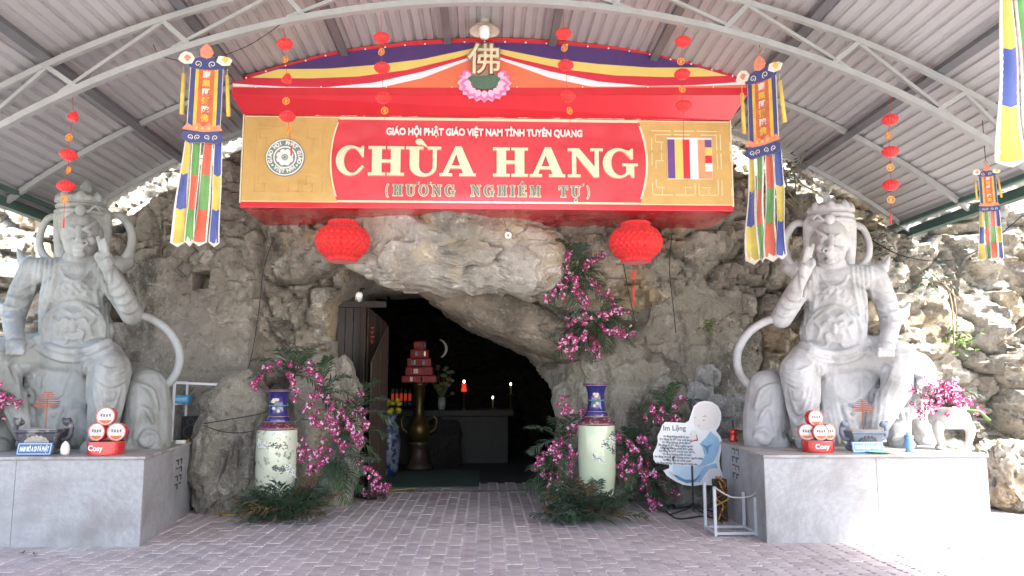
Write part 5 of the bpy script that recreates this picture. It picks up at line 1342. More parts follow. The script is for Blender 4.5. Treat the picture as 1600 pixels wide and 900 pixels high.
def vase(label, px, Y, top_py, w_px, body_m, seed):
    p = at(px, 600, Y); h = at(px, top_py, Y).z; r = w_px / FPX * Y / 2; rg = random.Random(seed)
    t = thing('floor_vase', label, 'vase', (p.x, p.y, 0), 0, 'tall porcelain floor vases either side of the cave')
    def z(f): return f * h
    q = MB(); q.lathe([(r * .70, -.01), (r * .72, .05), (r * .70, .08)], 36); q.build('foot', M_cobalt, t, True)
    q = MB(); q.lathe([(r * .70, .075), (r * .78, z(.10)), (r * .92, z(.20)), (r * .985, z(.32)), (r, z(.48)), (r * 1.0, z(.60)), (r * .985, z(.675)), (r * .97, z(.68))], 48); body = q.build('body', body_m, t, True)
    q = MB(); q.lathe([(r * .975, z(.679)), (r * 1.01, z(.684)), (r * 1.01, z(.70)), (r * .9, z(.712)), (r * .66, z(.74)), (r * .62, z(.745))], 48); q.build('shoulder', M_maroon, t, True)
    q = MB(); q.lathe([(r * .62, z(.742)), (r * .63, z(.765)), (r * .52, z(.785)), (r * .46, z(.82)), (r * .43, z(.87)), (r * .45, z(.93)), (r * .54, z(.975)), (r * .66, z(.995)), (r * .68, h)], 40, cap=False); q.build('neck', M_cobalt, t, True)
    q = MB(); q.lathe([(r * .68, h - .006), (r * .69, h), (r * .68, h + .006), (r * .60, h + .002), (r * .46, z(.95)), (r * .40, z(.9))], 40, cap=False); q.build('rim', M_maroon, t, True)
    for f in (.69, .745, .786, .99):
        rr = r * {.69: 1.013, .745: .635, .786: .53, .99: .645}[f]; q = MB(); q.tube([(rr * math.cos(a), rr * math.sin(a), z(f)) for a in [2 * math.pi * i / 40 for i in range(41)]], .005, 5); q.build('gilt_line', M_gilt, t, True)
    # painted neck flower and body scene as thin glaze relief
    def on(a, f, rr): return Vector((rr * math.sin(a), -rr * math.cos(a), z(f)))
    q = MB(); q.tube([on(2 * math.pi * i / 40, .872, r * .437) for i in range(41)], .012, 5); q.build('neck_band', mat('teal_glaze', (.08, .25, .22), .2, coat=.6), t, True)
    for i in range(9):
        a, f = rg.uniform(-.5, .4), rg.choice((.905, .92, .84, .85, .83)); q = MB(); q.ell(on(a * .8, f, r * .452), (.022, .008, .02), None, 8, 6); q.build('painted_flower', mat('cream_glaze', (.7, .62, .45), .3), t, True)
    for b in range(5):
        a, f = rg.uniform(-1.1, .9), rg.uniform(.34, .62); pts = []
        for i in range(10):
            pts.append(on(a, f, r * (1.002 if f > .3 else .97))); a += rg.uniform(-.03, .16); f += rg.uniform(-.022, .012)
        q = MB(); q.tube(pts, [.006 * (1 - .06 * i) for i in range(10)], 5); br_ = q.build('painted_branch', M_inkgrey, body, True)
        q = MB()
        for pp in pts[1:]:
            for _ in range(4):
                c = pp + Vector((rg.uniform(-.04, .04), 0, rg.uniform(-.035, .035))); an = math.atan2(c.x, -c.y); q.ell(on(an, c.z / h, r * .999), (.011, .004, .008), None, 6, 4)
        o = q.build('painted_blossoms', M_inkgrey if b % 2 else M_white, body, True); o['kind'] = 'stuff'
    return t
vase('tall porcelain vase with blue neck and ink landscape body left of the cave', 436, 9.5, 609, 61, M_cream, 31)
vase('tall celadon vase with cobalt flared neck right of the cave', 931, 9.5, 600, 58, M_celadon, 32)

# ------------------------------------------------------------------ monk sign on a stand
MY = 9.5
mc = on_ground(1082, 801); MY = mc.y
ms = thing('cutout_sign', 'white cut-out board of a praying child monk in blue with verses on a black stand', 'sign', mc)
def mz(x, y):
    p = at(1000 + x / 5.294, 610 + y / 5.294, MY) - mc; return (p.x, p.z)
out = [(165, 330), (180, 285), (205, 260), (370, 268), (400, 250), (420, 190), (440, 130), (480, 98), (530, 86), (590, 96), (640, 130), (665, 180), (668, 230), (650, 290), (625, 335), (660, 380), (675, 430), (665, 500), (650, 580), (660, 650), (685, 695), (730, 725), (728, 755), (690, 770), (620, 783), (540, 782), (500, 778), (430, 790), (350, 778), (290, 750), (220, 705), (188, 660), (240, 642), (236, 612), (130, 600), (108, 570), (105, 520), (130, 470), (145, 420), (140, 380)]
M_board = mat('white_printed_board', (.80, .81, .83), .35, var=.03, coat=.3)
def mpl(nm, pts, m, lay, par=None):
    q = MB(); plate(q, [[mz(*p) for p in pts][::-1]], -.03 - lay * .002, -.028 - lay * .002 + .001); return q.build(nm, m, par or ms)
q = MB(); plate(q, [[mz(*p) for p in out][::-1]], -.026, -.014); board = q.build('board', M_board, ms)
M_rb = mat('print_blue', (.30, .50, .68), .4, var=.12, scale=10); M_rb2 = mat('print_dark_blue', (.11, .25, .42), .4, var=.15, scale=10); M_rb3 = mat('print_pale_blue', (.50, .64, .76), .4, var=.1, scale=8); M_skin = mat('print_skin', (.78, .73, .72), .4, var=.03); M_line = mat('print_line', (.10, .11, .15), .5)
mpl('printed_robe', [(575, 335), (640, 390), (655, 440), (640, 510), (600, 590), (520, 625), (460, 630), (500, 600), (530, 540), (510, 470), (485, 440), (540, 390)], M_rb, 1, board)
mpl('printed_robe', [(270, 610), (340, 620), (430, 628), (520, 630), (500, 690), (440, 740), (360, 740), (290, 700), (265, 660)], M_rb3, 1, board)
mpl('printed_robe', [(520, 630), (620, 600), (640, 640), (560, 655), (510, 720), (490, 760), (440, 750)], M_rb, 2, board)
mpl('printed_fold', [(262, 690), (300, 700), (370, 735), (440, 735), (500, 690), (450, 755), (380, 765), (310, 735)], M_rb2, 3, board)
mpl('printed_fold', [(380, 395), (400, 405), (360, 500), (340, 530), (350, 460)], M_rb3, 1, board)
mpl('printed_fold', [(500, 440), (545, 460), (600, 440), (560, 475), (555, 530), (535, 480)], M_rb2, 3, board)
mpl('printed_knee', [(560, 650), (610, 640), (660, 665), (665, 710), (630, 750), (590, 760), (550, 720)], M_skin, 3, board)
mpl('printed_foot', [(665, 725), (690, 710), (725, 728), (722, 750), (690, 762), (660, 748)], M_rb2, 3, board)
mpl('printed_foot', [(225, 668), (262, 670), (290, 710), (250, 700)], M_rb3, 3, board)
mpl('printed_face', [(440, 190), (455, 140), (500, 108), (560, 104), (620, 130), (648, 180), (645, 240), (610, 300), (560, 330), (500, 330), (455, 300), (435, 250)], M_skin, 1, board)
for (x, y, wd) in ((452, 224, 16), (520, 248, 24)): mpl('printed_eye', [(x - wd / 2, y), (x, y - 5), (x + wd / 2, y), (x, y + 1)], M_line, 3, board)
mpl('printed_brow', [(505, 218), (530, 208), (548, 216), (530, 213)], M_line, 3, board)
mpl('printed_mouth', [(468, 284), (480, 290), (492, 286), (480, 296)], mat('print_red', (.55, .08, .12), .4), 3, board)
mpl('printed_hand', [(410, 350), (430, 328), (455, 330), (468, 350), (460, 390), (440, 405), (412, 395)], M_skin, 3, board)
for i in range(16):
    a = i / 15; x, y = 462 - 62 * a + 30 * math.sin(a * 3.1), 370 + 70 * a ** .8 + 12 * math.sin(a * 6); c = mz(x, y); q = MB(); q.ell((c[0], -.036, c[1]), (.007, .004, .007), None, 8, 6); q.build('prayer_bead', mat('bead_red', (.5, .05, .07), .4), board, True)
c = mz(280, 330); text_obj('title', 'Im Lặng', .085, .002, M_line, board, (c[0], -.028, c[1]), .001, mz(372, 0)[0] - mz(188, 0)[0])['kind'] = 'stuff'
lines = ['Im lặng không phải là câm', 'Im lặng là để suy xét mọi', 'Im lặng không phải thua', 'Im lặng là để lắng nghe người', 'Im lặng không phải hờn giận', 'Im lặng là biết mình còn thiếu', 'Im lặng không phải vô tình', 'Im lặng nhưng vẫn không trách người thân', 'Im lặng nhìn lại chính mình', 'Im lặng nhưng vẫn mong chờ bình yên']
for i, ln in enumerate(lines):
    x0, x1 = ((190, 400), (160, 420), (180, 400), (150, 430), (165, 430), (155, 445), (185, 415), (120, 510), (190, 415), (135, 465))[i]
    c = mz((x0 + x1) / 2, 388 + i * 24.5); text_obj('verse', ln, .034, .0015, M_line, board, (c[0], -.0385, c[1]), .0006, mz(x1, 0)[0] - mz(x0, 0)[0], -.04 * 0 + .05)
M_black = mat('black_metal', (.02, .021, .024), .45, var=.2)
q = MB(); b0 = mz(430, 620)[1]; q.box((0, -.040, b0 / 2 + .012), (.022, .012, b0 - .02)); q.build('pole', M_black, ms, bevel=.003)
for a in (-.5, 2.1, 3.7, 5.0):
    q = MB(); q.tube(smooth_path([(0, -.035, .12), (math.cos(a) * .1, math.sin(a) * .1 - .035, .06), (math.cos(a) * .38, math.sin(a) * .30 - .035, .012)], 5), .010, 6); q.build('stand_leg', M_black, ms, True)

# ------------------------------------------------------------------ things on the pedestals
def on_top(px, py):
    return on_ground(px, py, PH)
def top_y(px, Y):
    p = at(px, 700, Y); p.z = PH; return p
M_censer = mat('dark_glazed_censer', (.055, .055, .07), .4, var=.35, scale=14, stain=(.22, .22, .21), stain_scale=9, stain_lo=.52, stain_hi=.6)
M_censer2 = mat('blue_grey_stone_censer', (.20, .23, .29), .6, var=.25, scale=10, bump=.3, bscale=40)
M_ash = mat('incense_ash', (.42, .38, .33), .95, var=.2, bump=.4)
M_coil = mat('incense_orange', (.50, .11, .04), .7)
def censer(label, px, py, wpx, m, seed):
    p = top_y(px, 8.13); s = wpx / FPX * p.y * .9; t = thing('incense_censer', label, 'censer', p, 0, 'incense censers in front of the statues')
    def bx(nm, c, d, bev=.01, mm=m): q = MB(); q.box(Vector(c) * s, Vector(d) * s); return q.build(nm, mm, t, bevel=bev)
    bx('base', (0, 0, .06), (.92, .62, .12)); 
    for a in (-1, 1):
        for b in (-1, 1): q = MB(); q.ell(Vector((a * .40, b * .26, .10)) * s, Vector((.11, .10, .10)) * s); q.build('foot', m, t, True)
    q = MB(); q._add([Vector(v) * s for v in ((-.42, -.26, .14), (.42, -.26, .14), (.42, .26, .14), (-.42, .26, .14), (-.52, -.32, .56), (.52, -.32, .56), (.52, .32, .56), (-.52, .32, .56))], [(0, 3, 2, 1), (4, 5, 6, 7), (0, 1, 5, 4), (1, 2, 6, 5), (2, 3, 7, 6), (3, 0, 4, 7)]); q.build('bowl', m, t, bevel=.012)
    bx('rim', (0, 0, .60), (1.14, .74, .09)); bx('ash', (0, 0, .65), (.98, .58, .03), .004, M_ash)
    for a in (-1, 1):
        q = MB(); q.tube(smooth_path([Vector((a * .50, 0, .36)) * s, Vector((a * .68, 0, .42)) * s, Vector((a * .74, 0, .64)) * s, Vector((a * .66, 0, .84)) * s, Vector((a * .56, -.02, .78)) * s], 5), [.07 * s] * 21, 8); q.build('dragon_handle', m, t, True)
        q = MB(); q.ell(Vector((a * .64, -.04, .84)) * s, Vector((.13, .12, .10)) * s); q.ell(Vector((a * .56, -.10, .90)) * s, Vector((.05, .05, .06)) * s); q.ell(Vector((a * .72, -.10, .90)) * s, Vector((.05, .05, .06)) * s); bake(q, 'dragon_head', m, t, .02 * s, 1)
    rg = random.Random(seed); q = MB()
    for i in range(9):
        a = math.pi * i / 8; q.ell(Vector((.30 * math.cos(a), -.30, .26 + .20 * math.sin(a))) * s, Vector((.055, .035, .05)) * s, None, 8, 6)
    q.ell(Vector((0, -.30, .32)) * s, Vector((.30, .03, .12)) * s); bake(q, 'relief', M_censer if m is M_censer2 else M_ash, t, .018 * s, 1)
    # stand for a coil of incense
    st = MB(); H0 = 1.62; st.tube([Vector((.02, .05, .62)) * s, Vector((.02, .05, H0)) * s], .012 * s, 6); rod = st.build('coil_stand', M_coil, t, True)
    for i in range(7):
        rr = (.10 + .05 * min(i, 4)) * s; zz = (H0 - .06 * i) * s
        q = MB(); q.tube([(.02 * s + rr * math.cos(b), .05 * s + rr * math.sin(b), zz) for b in [2 * math.pi * k / 20 for k in range(21)]], .011 * s, 5); q.build('incense_coil', M_coil, rod, True)
    return t
censer('ornate dark censer with a coil stand before the left statue', 66, 702, 62, M_censer, 1)
censer('blue grey stone censer with a coil stand before the right statue', 1351, 700, 54, M_censer2, 2)
M_blue = mat('blue_plaque', (.05, .13, .30), .35, var=.1, scale=10); M_blueL = mat('light_blue_plaque', (.16, .34, .58), .35, var=.1)
def plaque(label, px, py, wpx, hpx, txt, m):
    p = top_y(px, 7.85); w_, h_ = wpx / FPX * p.y, hpx / FPX * p.y
    t = thing('name_plaque', label, 'plaque', p, 0); rot = Matrix.Rotation(R(-14), 3, 'X')
    q = MB(); q.box(rot @ Vector((0, 0, h_ / 2)) + Vector((0, 0, .004)), (w_, .012, h_), rot); q.build('board', m, t, bevel=.004)
    for dz in (-1, 1): q = MB(); q.box(rot @ Vector((0, -.008, h_ / 2 + dz * h_ * .40)) + Vector((0, 0, .004)), (w_ * .92, .003, h_ * .04), rot); q.build('border_line', M_white, t)
    for dx in (-1, 1): q = MB(); q.box(rot @ Vector((dx * w_ * .46, -.008, h_ / 2)) + Vector((0, 0, .004)), (w_ * .012, .003, h_ * .76), rot); q.build('border_line', M_white, t)
    o = text_obj('lettering', txt, h_ * .56, .003, M_white, t, rot @ Vector((0, -.009, h_ * .30)) + Vector((0, 0, .004)), .0015, w_ * .82); o.rotation_euler = (R(-14), 0, 0)
    q = MB(); q.box((0, .04, h_ * .25), (w_ * .5, .07, .012), Matrix.Rotation(R(35), 3, 'X')); q.build('prop', m, t)
    return t
plaque('blue plaque with white lettering in front of the dark censer', 53, 714, 52, 19, 'NAM MÔ A DI ĐÀ PHẬT', M_blue)
plaque('light blue plaque in front of the blue grey censer', 1357, 705, 50, 17, 'NAM MÔ A DI ĐÀ PHẬT', M_blueL)
M_tinred = mat('red_tin', (.62, .035, .04), .25, metal=.2, var=.08, coat=.4); M_tingold = mat('tin_gold_rim', (.60, .20, .17), .25, metal=.4); M_tinor = mat('tin_print_orange', (.50, .13, .03), .35, var=.2, scale=30); M_tinw = mat('tin_print_pale', (.60, .57, .56), .35, var=.3, scale=30)
def tin(label, c, r, h, standing, rz, word, group):
    t = thing('biscuit_tin', label, 'tin', c, rz, group); m4 = Matrix.Rotation(math.pi / 2, 4, 'X') if standing else Matrix.Identity(4)
    def part(nm, prof, m, n=36, par=None):
        q = MB(); q.lathe(prof, n, cap=(nm != 'lid_rim')); me_ = q.mesh(nm)
        bm = bmesh.new(); bm.from_mesh(me_); bmesh.ops.recalc_face_normals(bm, faces=bm.faces); bm.to_mesh(me_); bm.free()
        me_.transform(Matrix.Translation((0, h / 2 if standing else 0, r if standing else 0)) @ m4); return link(nm, me_, m, par or t, False)
    part('drum', [(r * .97, 0), (r * .985, .004), (r * .985, h * .62)], M_tinred); part('lid', [(r, h * .60), (r, h * .985), (r * .985, h), (r * .90, h - .003)], M_tinred)
    part('lid_rim', [(r * .985, h * .985), (r * 1.012, h * .99), (r * 1.0, h + .004), (r * .93, h + .003)], M_tingold)
    if standing:
        part('lid_label', [(r * .90, h - .001), (r * .90, h + .0015), (.0, h + .0015)], M_tinw)
        q = MB(); plate(q, [[(a, r + b) for a, b in earc(0, 0, r * .82, r * .82, 212, 328, 16)]], -h / 2 - .004, -h / 2 - .001); q.build('label_band', M_tinor, t)
        for dx in (-.45, -.15, .15, .45): q = MB(); q.box((dx * r, -h / 2 - .0025, r * (1.08 + .1 * abs(dx))), (r * .16, .003, r * .3)); q.build('label_figure', M_inkgrey, t)
    else: text_obj('lettering', word, r * .42, .003, M_white, t, (0, -r * 1.012, h * .38), .002)
    return t
def tin_stack(px, py, wpx, n_mid, side):
    p = top_y(px, 8.02); R0 = wpx / FPX * p.y / 2; r = R0 * .52
    tin('round red biscuit tin lying flat under the stack %s' % side, p, R0, R0 * .72, False, R(-8), 'Cosy', 'red biscuit tins ' + side)
    z0 = R0 * .72 + .006
    xs_ = (-r * 1.03, r * 1.03) if n_mid == 2 else (-r * 1.25, .12 * r, r * 1.35)
    for i, dx in enumerate(xs_):
        nm = ('left', 'right') if n_mid == 2 else ('left', 'middle', 'right')
        tin('red biscuit tin on edge at the %s of the middle row %s' % (nm[i], side), p + Vector((dx, (-.02 if i == 1 and n_mid == 3 else .03), z0)), r, .085, True, R(-10 + 14 * i), '', 'red biscuit tins ' + side)
    tin('red biscuit tin on edge crowning the stack %s' % side, p + Vector((-.02, .02, z0 + r * 1.72)), r, .085, True, R(6), '', 'red biscuit tins ' + side)
tin_stack(166, 711, 52, 2, 'before the left statue'); tin_stack(1278, 703, 48, 3, 'before the right statue')
def small_pot(name, label, cat, px, py, prof, m, sc, lid=None):
    p = top_y(px, 7.95); t = thing(name, label, cat, p); q = MB(); q.lathe([(a * sc, b * sc) for a, b in prof], 20); q.build('body', m, t, True)
    q = MB(); q.lathe([(a * sc, b * sc) for a, b in (lid or [(.25, 1.0), (.3, 1.04), (.12, 1.12), (.1, 1.2), (0, 1.24)])], 16); q.build('lid', M_white if m is not M_blueL else M_blueL, t, True)
small_pot('porcelain_jar', 'small white porcelain jar beside the blue plaque', 'jar', 102, 710, [(.28, 0), (.36, .1), (.40, .5), (.34, .85), (.24, 1.0)], M_white, .11)
small_pot('blue_jar', 'small blue glazed jar at the lion\'s paw on the right pedestal', 'jar', 1421, 699, [(.3, 0), (.22, .15), (.38, .5), (.24, .8), (.3, 1.0)], M_blueL, .16)
p = top_y(1372, 7.84); t = thing('green_dish', 'pale green dish in front of the light blue plaque', 'dish', p); q = MB(); q.lathe([(.03, 0), (.10, .012), (.13, .022), (.12, .020), (.03, .008)], 28); q.build('dish', mat('mint_plastic', (.42, .72, .50), .35), t, True); q = MB(); q.lathe([(.045, -.001), (.045, .006)], 20); q.build('foot_ring', MATS['mint_plastic'], t, True)
p = on_top(1146, 690); t = thing('candle_cup', 'small red glass candle cup on the inner corner of the right pedestal', 'candle', p); q = MB(); q.lathe([(.045, 0), (.055, .02), (.035, .06), (.045, .10), (.055, .15)], 20); q.build('cup', mat('red_glass', (.60, .02, .02), .1, coat=.6), t, True); q = MB(); q.tube([(0, 0, .14), (0, 0, .26)], .012, 8); q.build('wick_stick', M_black, t)

# stone tripod pot with orchids (right), a similar one just outside the left edge
M_pot = mat('pale_pot_stone', (.52, .50, .47), .6, var=.1, scale=6)
def tripod_pot(label, flabel, px, py, seed, Yoff=0):
    p = top_y(px, 8.25); t = thing('tripod_pot', label, 'pot', p, 0)
    q = MB(); q.lathe([(.05, .30), (.20, .31), (.27, .38), (.29, .46), (.27, .53), (.24, .56), (.24, .59), (.275, .60), (.275, .63), (.22, .632), (.20, .58), (.0, .56)], 36, cap=False); q.build('bowl', M_pot, t, True)
    for a in (-.4, 1.7, 3.6):
        ca, sa = math.cos(a), math.sin(a); q = MB(); q.tube(smooth_path([(ca * .22, sa * .22, .40), (ca * .27, sa * .27, .30), (ca * .25, sa * .25, .16), (ca * .22, sa * .22, .07), (ca * .26, sa * .26, .0)], 5), [.085, .085, .084, .082, .08, .075, .07, .065, .06, .055, .052, .05, .05, .05, .05, .052, .055, .058, .06, .06, .06], 10); q.build('leg', M_pot, t, True)
    t.scale = (.72, .72, .72)
    rg = random.Random(seed); f = thing('orchid_bouquet', flabel, 'flowers', p + Vector((0, 0, .41)), 0, 'orchid bouquets in the tripod pots')
    for i in range(22):
        a = rg.uniform(0, 6.28); l = rg.uniform(.25, .5); e = rg.uniform(.35, 1.4); d = Vector((math.cos(a) * math.cos(e), math.sin(a) * math.cos(e) * .7 - .1, math.sin(e)))
        orchid_spray(f, [(0, 0, 0), tuple(d * l * .7), tuple(d * l + Vector((math.cos(a) * .12, 0, -.14 - .10 * rg.random())))], rg, 11, .045, .35, .06)
    for i in range(8):
        a = rg.uniform(0, 6.28); q = MB(); frond_mesh(q, [(0, 0, 0), (math.cos(a) * .18, math.sin(a) * .12, .2), (math.cos(a) * .36, math.sin(a) * .2, .16)], .12, .012, rg, 16); q.build('frond', rg.choice(M_leaf), f, fix=False)
    q = MB(); q.tube([(.05, -.05, .02), (.25, -.15, .0), (.33, -.18, -.10)], [.012, .018, .02], 7); q.build('cut_stem', M_leafl, f, True)
tripod_pot('pale tripod stone pot at the sunlit end of the right pedestal', 'magenta orchid bouquet in the pot on the right pedestal', 1486, 700, 41)
tripod_pot('tripod stone pot at the outer end of the left pedestal', 'magenta orchid bouquet reaching in at the left edge', -42, 702, 42)

# ------------------------------------------------------------------ rack, speaker, cables on the left
M_whitemetal = mat('white_enamel_steel', (.72, .74, .78), .35, var=.06)
Yr = 9.75
p0 = on_top(268, 690); Yr = p0.y
rk = thing('wire_rack', 'white metal rack standing behind the left statue', 'rack', p0)
def rl(px, py, dy=0): return at(px, py, Yr + dy) - p0
def rbar(nm, a, b, w_=.028): q = MB(); q.bar(a, b, w_); return q.build(nm, M_whitemetal, rk, bevel=.003)
zt_ = rl(268, 598).z
rbar('leg', (0, 0, 0), (0, 0, zt_)); a = rl(293, 600, .3); rbar('leg', (a.x, .3, -.2), (a.x, .3, zt_)); b = rl(362, 604); rbar('top_rail', (0, 0, zt_), (b.x + .02, .02, zt_ - .03)); rbar('top_rail', (0, 0, zt_ + .004), (a.x, .3, zt_ + .004)); rbar('leg', (b.x + .02, .02, -PH), (b.x + .02, .02, zt_ - .02))
rbar('shelf_rail', (0, 0, rl(268, 632).z), (a.x, .3, rl(268, 632).z), .02)
q = MB(); zz = rl(268, 633).z; q._add([(-.08, .0, zz), (.0, .0, zz), (a.x, .29, zz), (-.08, .29, zz), (-.08, 0, zz + .02), (0, 0, zz + .02), (a.x, .29, zz + .02), (-.08, .29, zz + .02)], [(0, 3, 2, 1), (4, 5, 6, 7), (0, 1, 5, 4), (1, 2, 6, 5), (2, 3, 7, 6), (3, 0, 4, 7)]); q.build('shelf', M_whitemetal, rk)
bb = thing('blue_box', 'bright blue printed box on the white rack shelf', 'box', p0 + Vector((a.x * .55, .16, zz + .02))); q = MB(); q.box((0, 0, .05), (.24, .14, .10)); q.build('carton', mat('blue_carton', (.08, .33, .62), .4, var=.25, scale=20), bb, bevel=.004); q = MB(); q.box((0, -.0715, .05), (.2, .003, .04)); q.build('printed_band', mat('pale_blue_print', (.3, .55, .75), .4, var=.3, scale=40), bb)
sp = on_top(288, 690); sp.y += .28; spk = thing('loudspeaker', 'black loudspeaker on the corner of the left pedestal behind the rack leg', 'speaker', sp)
q = MB(); q.box((0, 0, .15), (.24, .22, .30)); q.build('cabinet', M_black, spk, bevel=.01)
for z_, r_ in ((.11, .08), (.23, .04)): q = MB(); q.tube([(r_ * math.cos(t_), -.113, z_ + r_ * math.sin(t_)) for t_ in [2 * math.pi * i / 24 for i in range(25)]], .007, 6); q.build('driver_ring', mat('dark_grey_rubber', (.06, .06, .065), .6), spk, True)
for (px, py, lab) in ((282, 690, 'white power socket block on the corner of the left pedestal'), (288, 681, 'small white plug resting behind the socket block')):
    p = on_top(px, py + 3); q = MB(); q.box((0, 0, .02), (.10 if px < 285 else .06, .05, .04)); o = q.build('power_socket', M_white, None, bevel=.004, loc=p); tag(o, lab, 'socket')
M_ycab = mat('yellow_cable', (.55, .33, .05), .5)
def cable(label, pts, r, m, name='cable', n=8):
    P = [Vector(p) for p in pts]; q = MB(); q.tube(smooth_path([p - P[0] for p in P], n), r, 6); o = q.build(name, m, None, True, loc=P[0]); tag(o, label, 'cable'); return o
cable('yellow cable running down the left pedestal corner to the floor', [on_top(290, 692) + Vector((0, 0, .02)), at(303, 688, 10.02), at(306, 730, 10.02), at(309, 765, 10.02), on_ground(312, 795) + Vector((0, 0, .01)), on_ground(345, 805) + Vector((0, 0, .01)), on_ground(395, 806) + Vector((0, 0, .01))], .008, M_ycab)
cable('thin yellow cable along the cave sill by the left rocks', [on_ground(500, 788) + Vector((0, 0, .012)), on_ground(550, 778) + Vector((0, 0, .012)), on_ground(610, 770) + Vector((0, 0, .03)), on_ground(650, 766) + Vector((0, 0, .03))], .007, M_ycab)
M_bcab = mat('black_cable', (.02, .02, .02), .6)
cable('upper black cable sagging across the brown boulder to the left vase', [at(318, 662, 9.35), at(360, 655, 9.25), at(400, 648, 9.3), at(418, 643, 9.42)], .006, M_bcab)
cable('lower black cable sagging across the brown boulder to the left vase', [at(318, 664, 9.35), at(345, 674, 9.25), at(380, 676, 9.25), at(412, 668, 9.36)], .006, M_bcab)
cable('black wire hanging down the rock below the right honeycomb lantern', [at(1050, 365, 9.75), at(1046, 420, 9.85), at(1052, 480, 9.9), at(1056, 520, 10.0)], .006, M_bcab)
cable('thin dark wire dangling from the right honeycomb lantern to the boulder', [at(974, 412, 9.4), at(982, 455, 9.6), at(993, 505, 9.75)], .005, M_bcab)
cable('dark wire running down the rubble wall above the left vase', [at(428, 372, 10.0), at(412, 420, 10.0), at(404, 490, 10.0), at(392, 560, 9.95), at(376, 610, 9.75)], .006, M_bcab)
cable('black wire sagging from the right rock towards the small banner', [at(1340, 360, 9.95), at(1400, 396, 9.3), at(1470, 408, 9.0), at(1530, 390, 8.8), at(1600, 335, 8.4)], .007, M_bcab)
cable('thin wire looped along the truss left of the sign', [at(240, 70, 7.0), at(250, 86, 7.0), at(285, 95, 7.0), at(330, 92, 7.0), at(390, 70, 7.0), at(450, 30, 7.0)], .004, M_bcab)
cable('wire and cloth strip strung across the left rock top', [at(150, 318, 10.6), at(230, 275, 10.55), at(310, 262, 10.5), at(375, 240, 10.2)], .006, M_bcab)

# frame stand with cable box at the right pedestal
fp = on_ground(1150, 838); M_whitemetal2 = mat('grey_angle_iron', (.50, .52, .54), .45, var=.15)
fs = thing('metal_frame', 'low grey angle-iron frame beside the right pedestal', 'frame', fp)
w_, d_, h_ = .42, .36, .34
for sx2 in (-1, 1):
    for sy2 in (0, 1): q = MB(); q.bar((sx2 * w_ / 2, sy2 * d_, 0), (sx2 * w_ / 2, sy2 * d_, h_ + (.16 if sx2 < 0 else .05)), .03); q.build('leg', M_whitemetal2, fs, bevel=.003)
for sy2 in (0, 1): q = MB(); q.bar((-w_ / 2, sy2 * d_, .03), (w_ / 2, sy2 * d_, .03), .028); q.build('rail', M_whitemetal2, fs, bevel=.003)
for sx2 in (-1, 1): q = MB(); q.bar((sx2 * w_ / 2, 0, .034), (sx2 * w_ / 2, d_, .034), .026); q.build('rail', M_whitemetal2, fs, bevel=.003)
cable('pale cable slung across the low metal frame', [fp + Vector((-.22, -.02, .50)), fp + Vector((-.05, -.03, .40)), fp + Vector((.15, -.02, .40)), fp + Vector((.24, .0, .46))], .008, mat('grey_cable', (.45, .43, .40), .6))
cb = on_ground(1128, 815); bxo = thing('cable_bundle', 'tangle of yellow and red cables beside the right pedestal', 'cables', cb); rg = random.Random(8)
for i in range(7):
    q = MB(); q.tube(smooth_path([(rg.uniform(-.08, .08), rg.uniform(-.05, .05), .02 + .48 * k / 6) for k in range(7)], 5), .009, 6); q.build('strand', (M_ycab, M_bcab, mat('rust_red', (.22, .05, .03), .7))[i % 3], bxo, True)
q = MB(); q.box((0, .05, .24), (.16, .06, .46)); q.build('dark_board', mat('dark_wood', (.06, .035, .025), .6, var=.3, scale=8), bxo, bevel=.006)
cable('black cable coiled on the floor under the monk sign', [on_ground(1040, 800) + Vector((0, 0, .01)), on_ground(1060, 812) + Vector((0, 0, .01)), on_ground(1095, 808) + Vector((0, 0, .01)), on_ground(1120, 812) + Vector((0, 0, .01)), on_ground(1128, 818) + Vector((0, 0, .01))], .009, M_bcab)

# ------------------------------------------------------------------ pedestal stencils
def stencil(ped, xface, sk, px, py, Yc, outward):
    """faded stencilled marks painted on the pedestal side"""
    z = at(px, py, Yc).z; rg = random.Random(px)
    for i in range(4):
        for j in range(2):
            q = MB(); y = Yc + (j - .5) * .16; hh = .045
            x = xface + sk * (y - ped.location.y) + outward * .003 - ped.location.x
            zc = z + .14 - i * .09; yl = y - ped.location.y
            q.box((x, yl, zc), (.002, .11, .014)); q.box((x, yl + rg.choice((-.045, .045)), zc - .03), (.0026, .018, .05)); q.build('stencil_mark', M_ink, ped)
stencil(pL, -3.31, -.14, 272, 738, 9.1, 1); stencil(pR, 2.78, .07, 1151, 722, 8.8, -1)

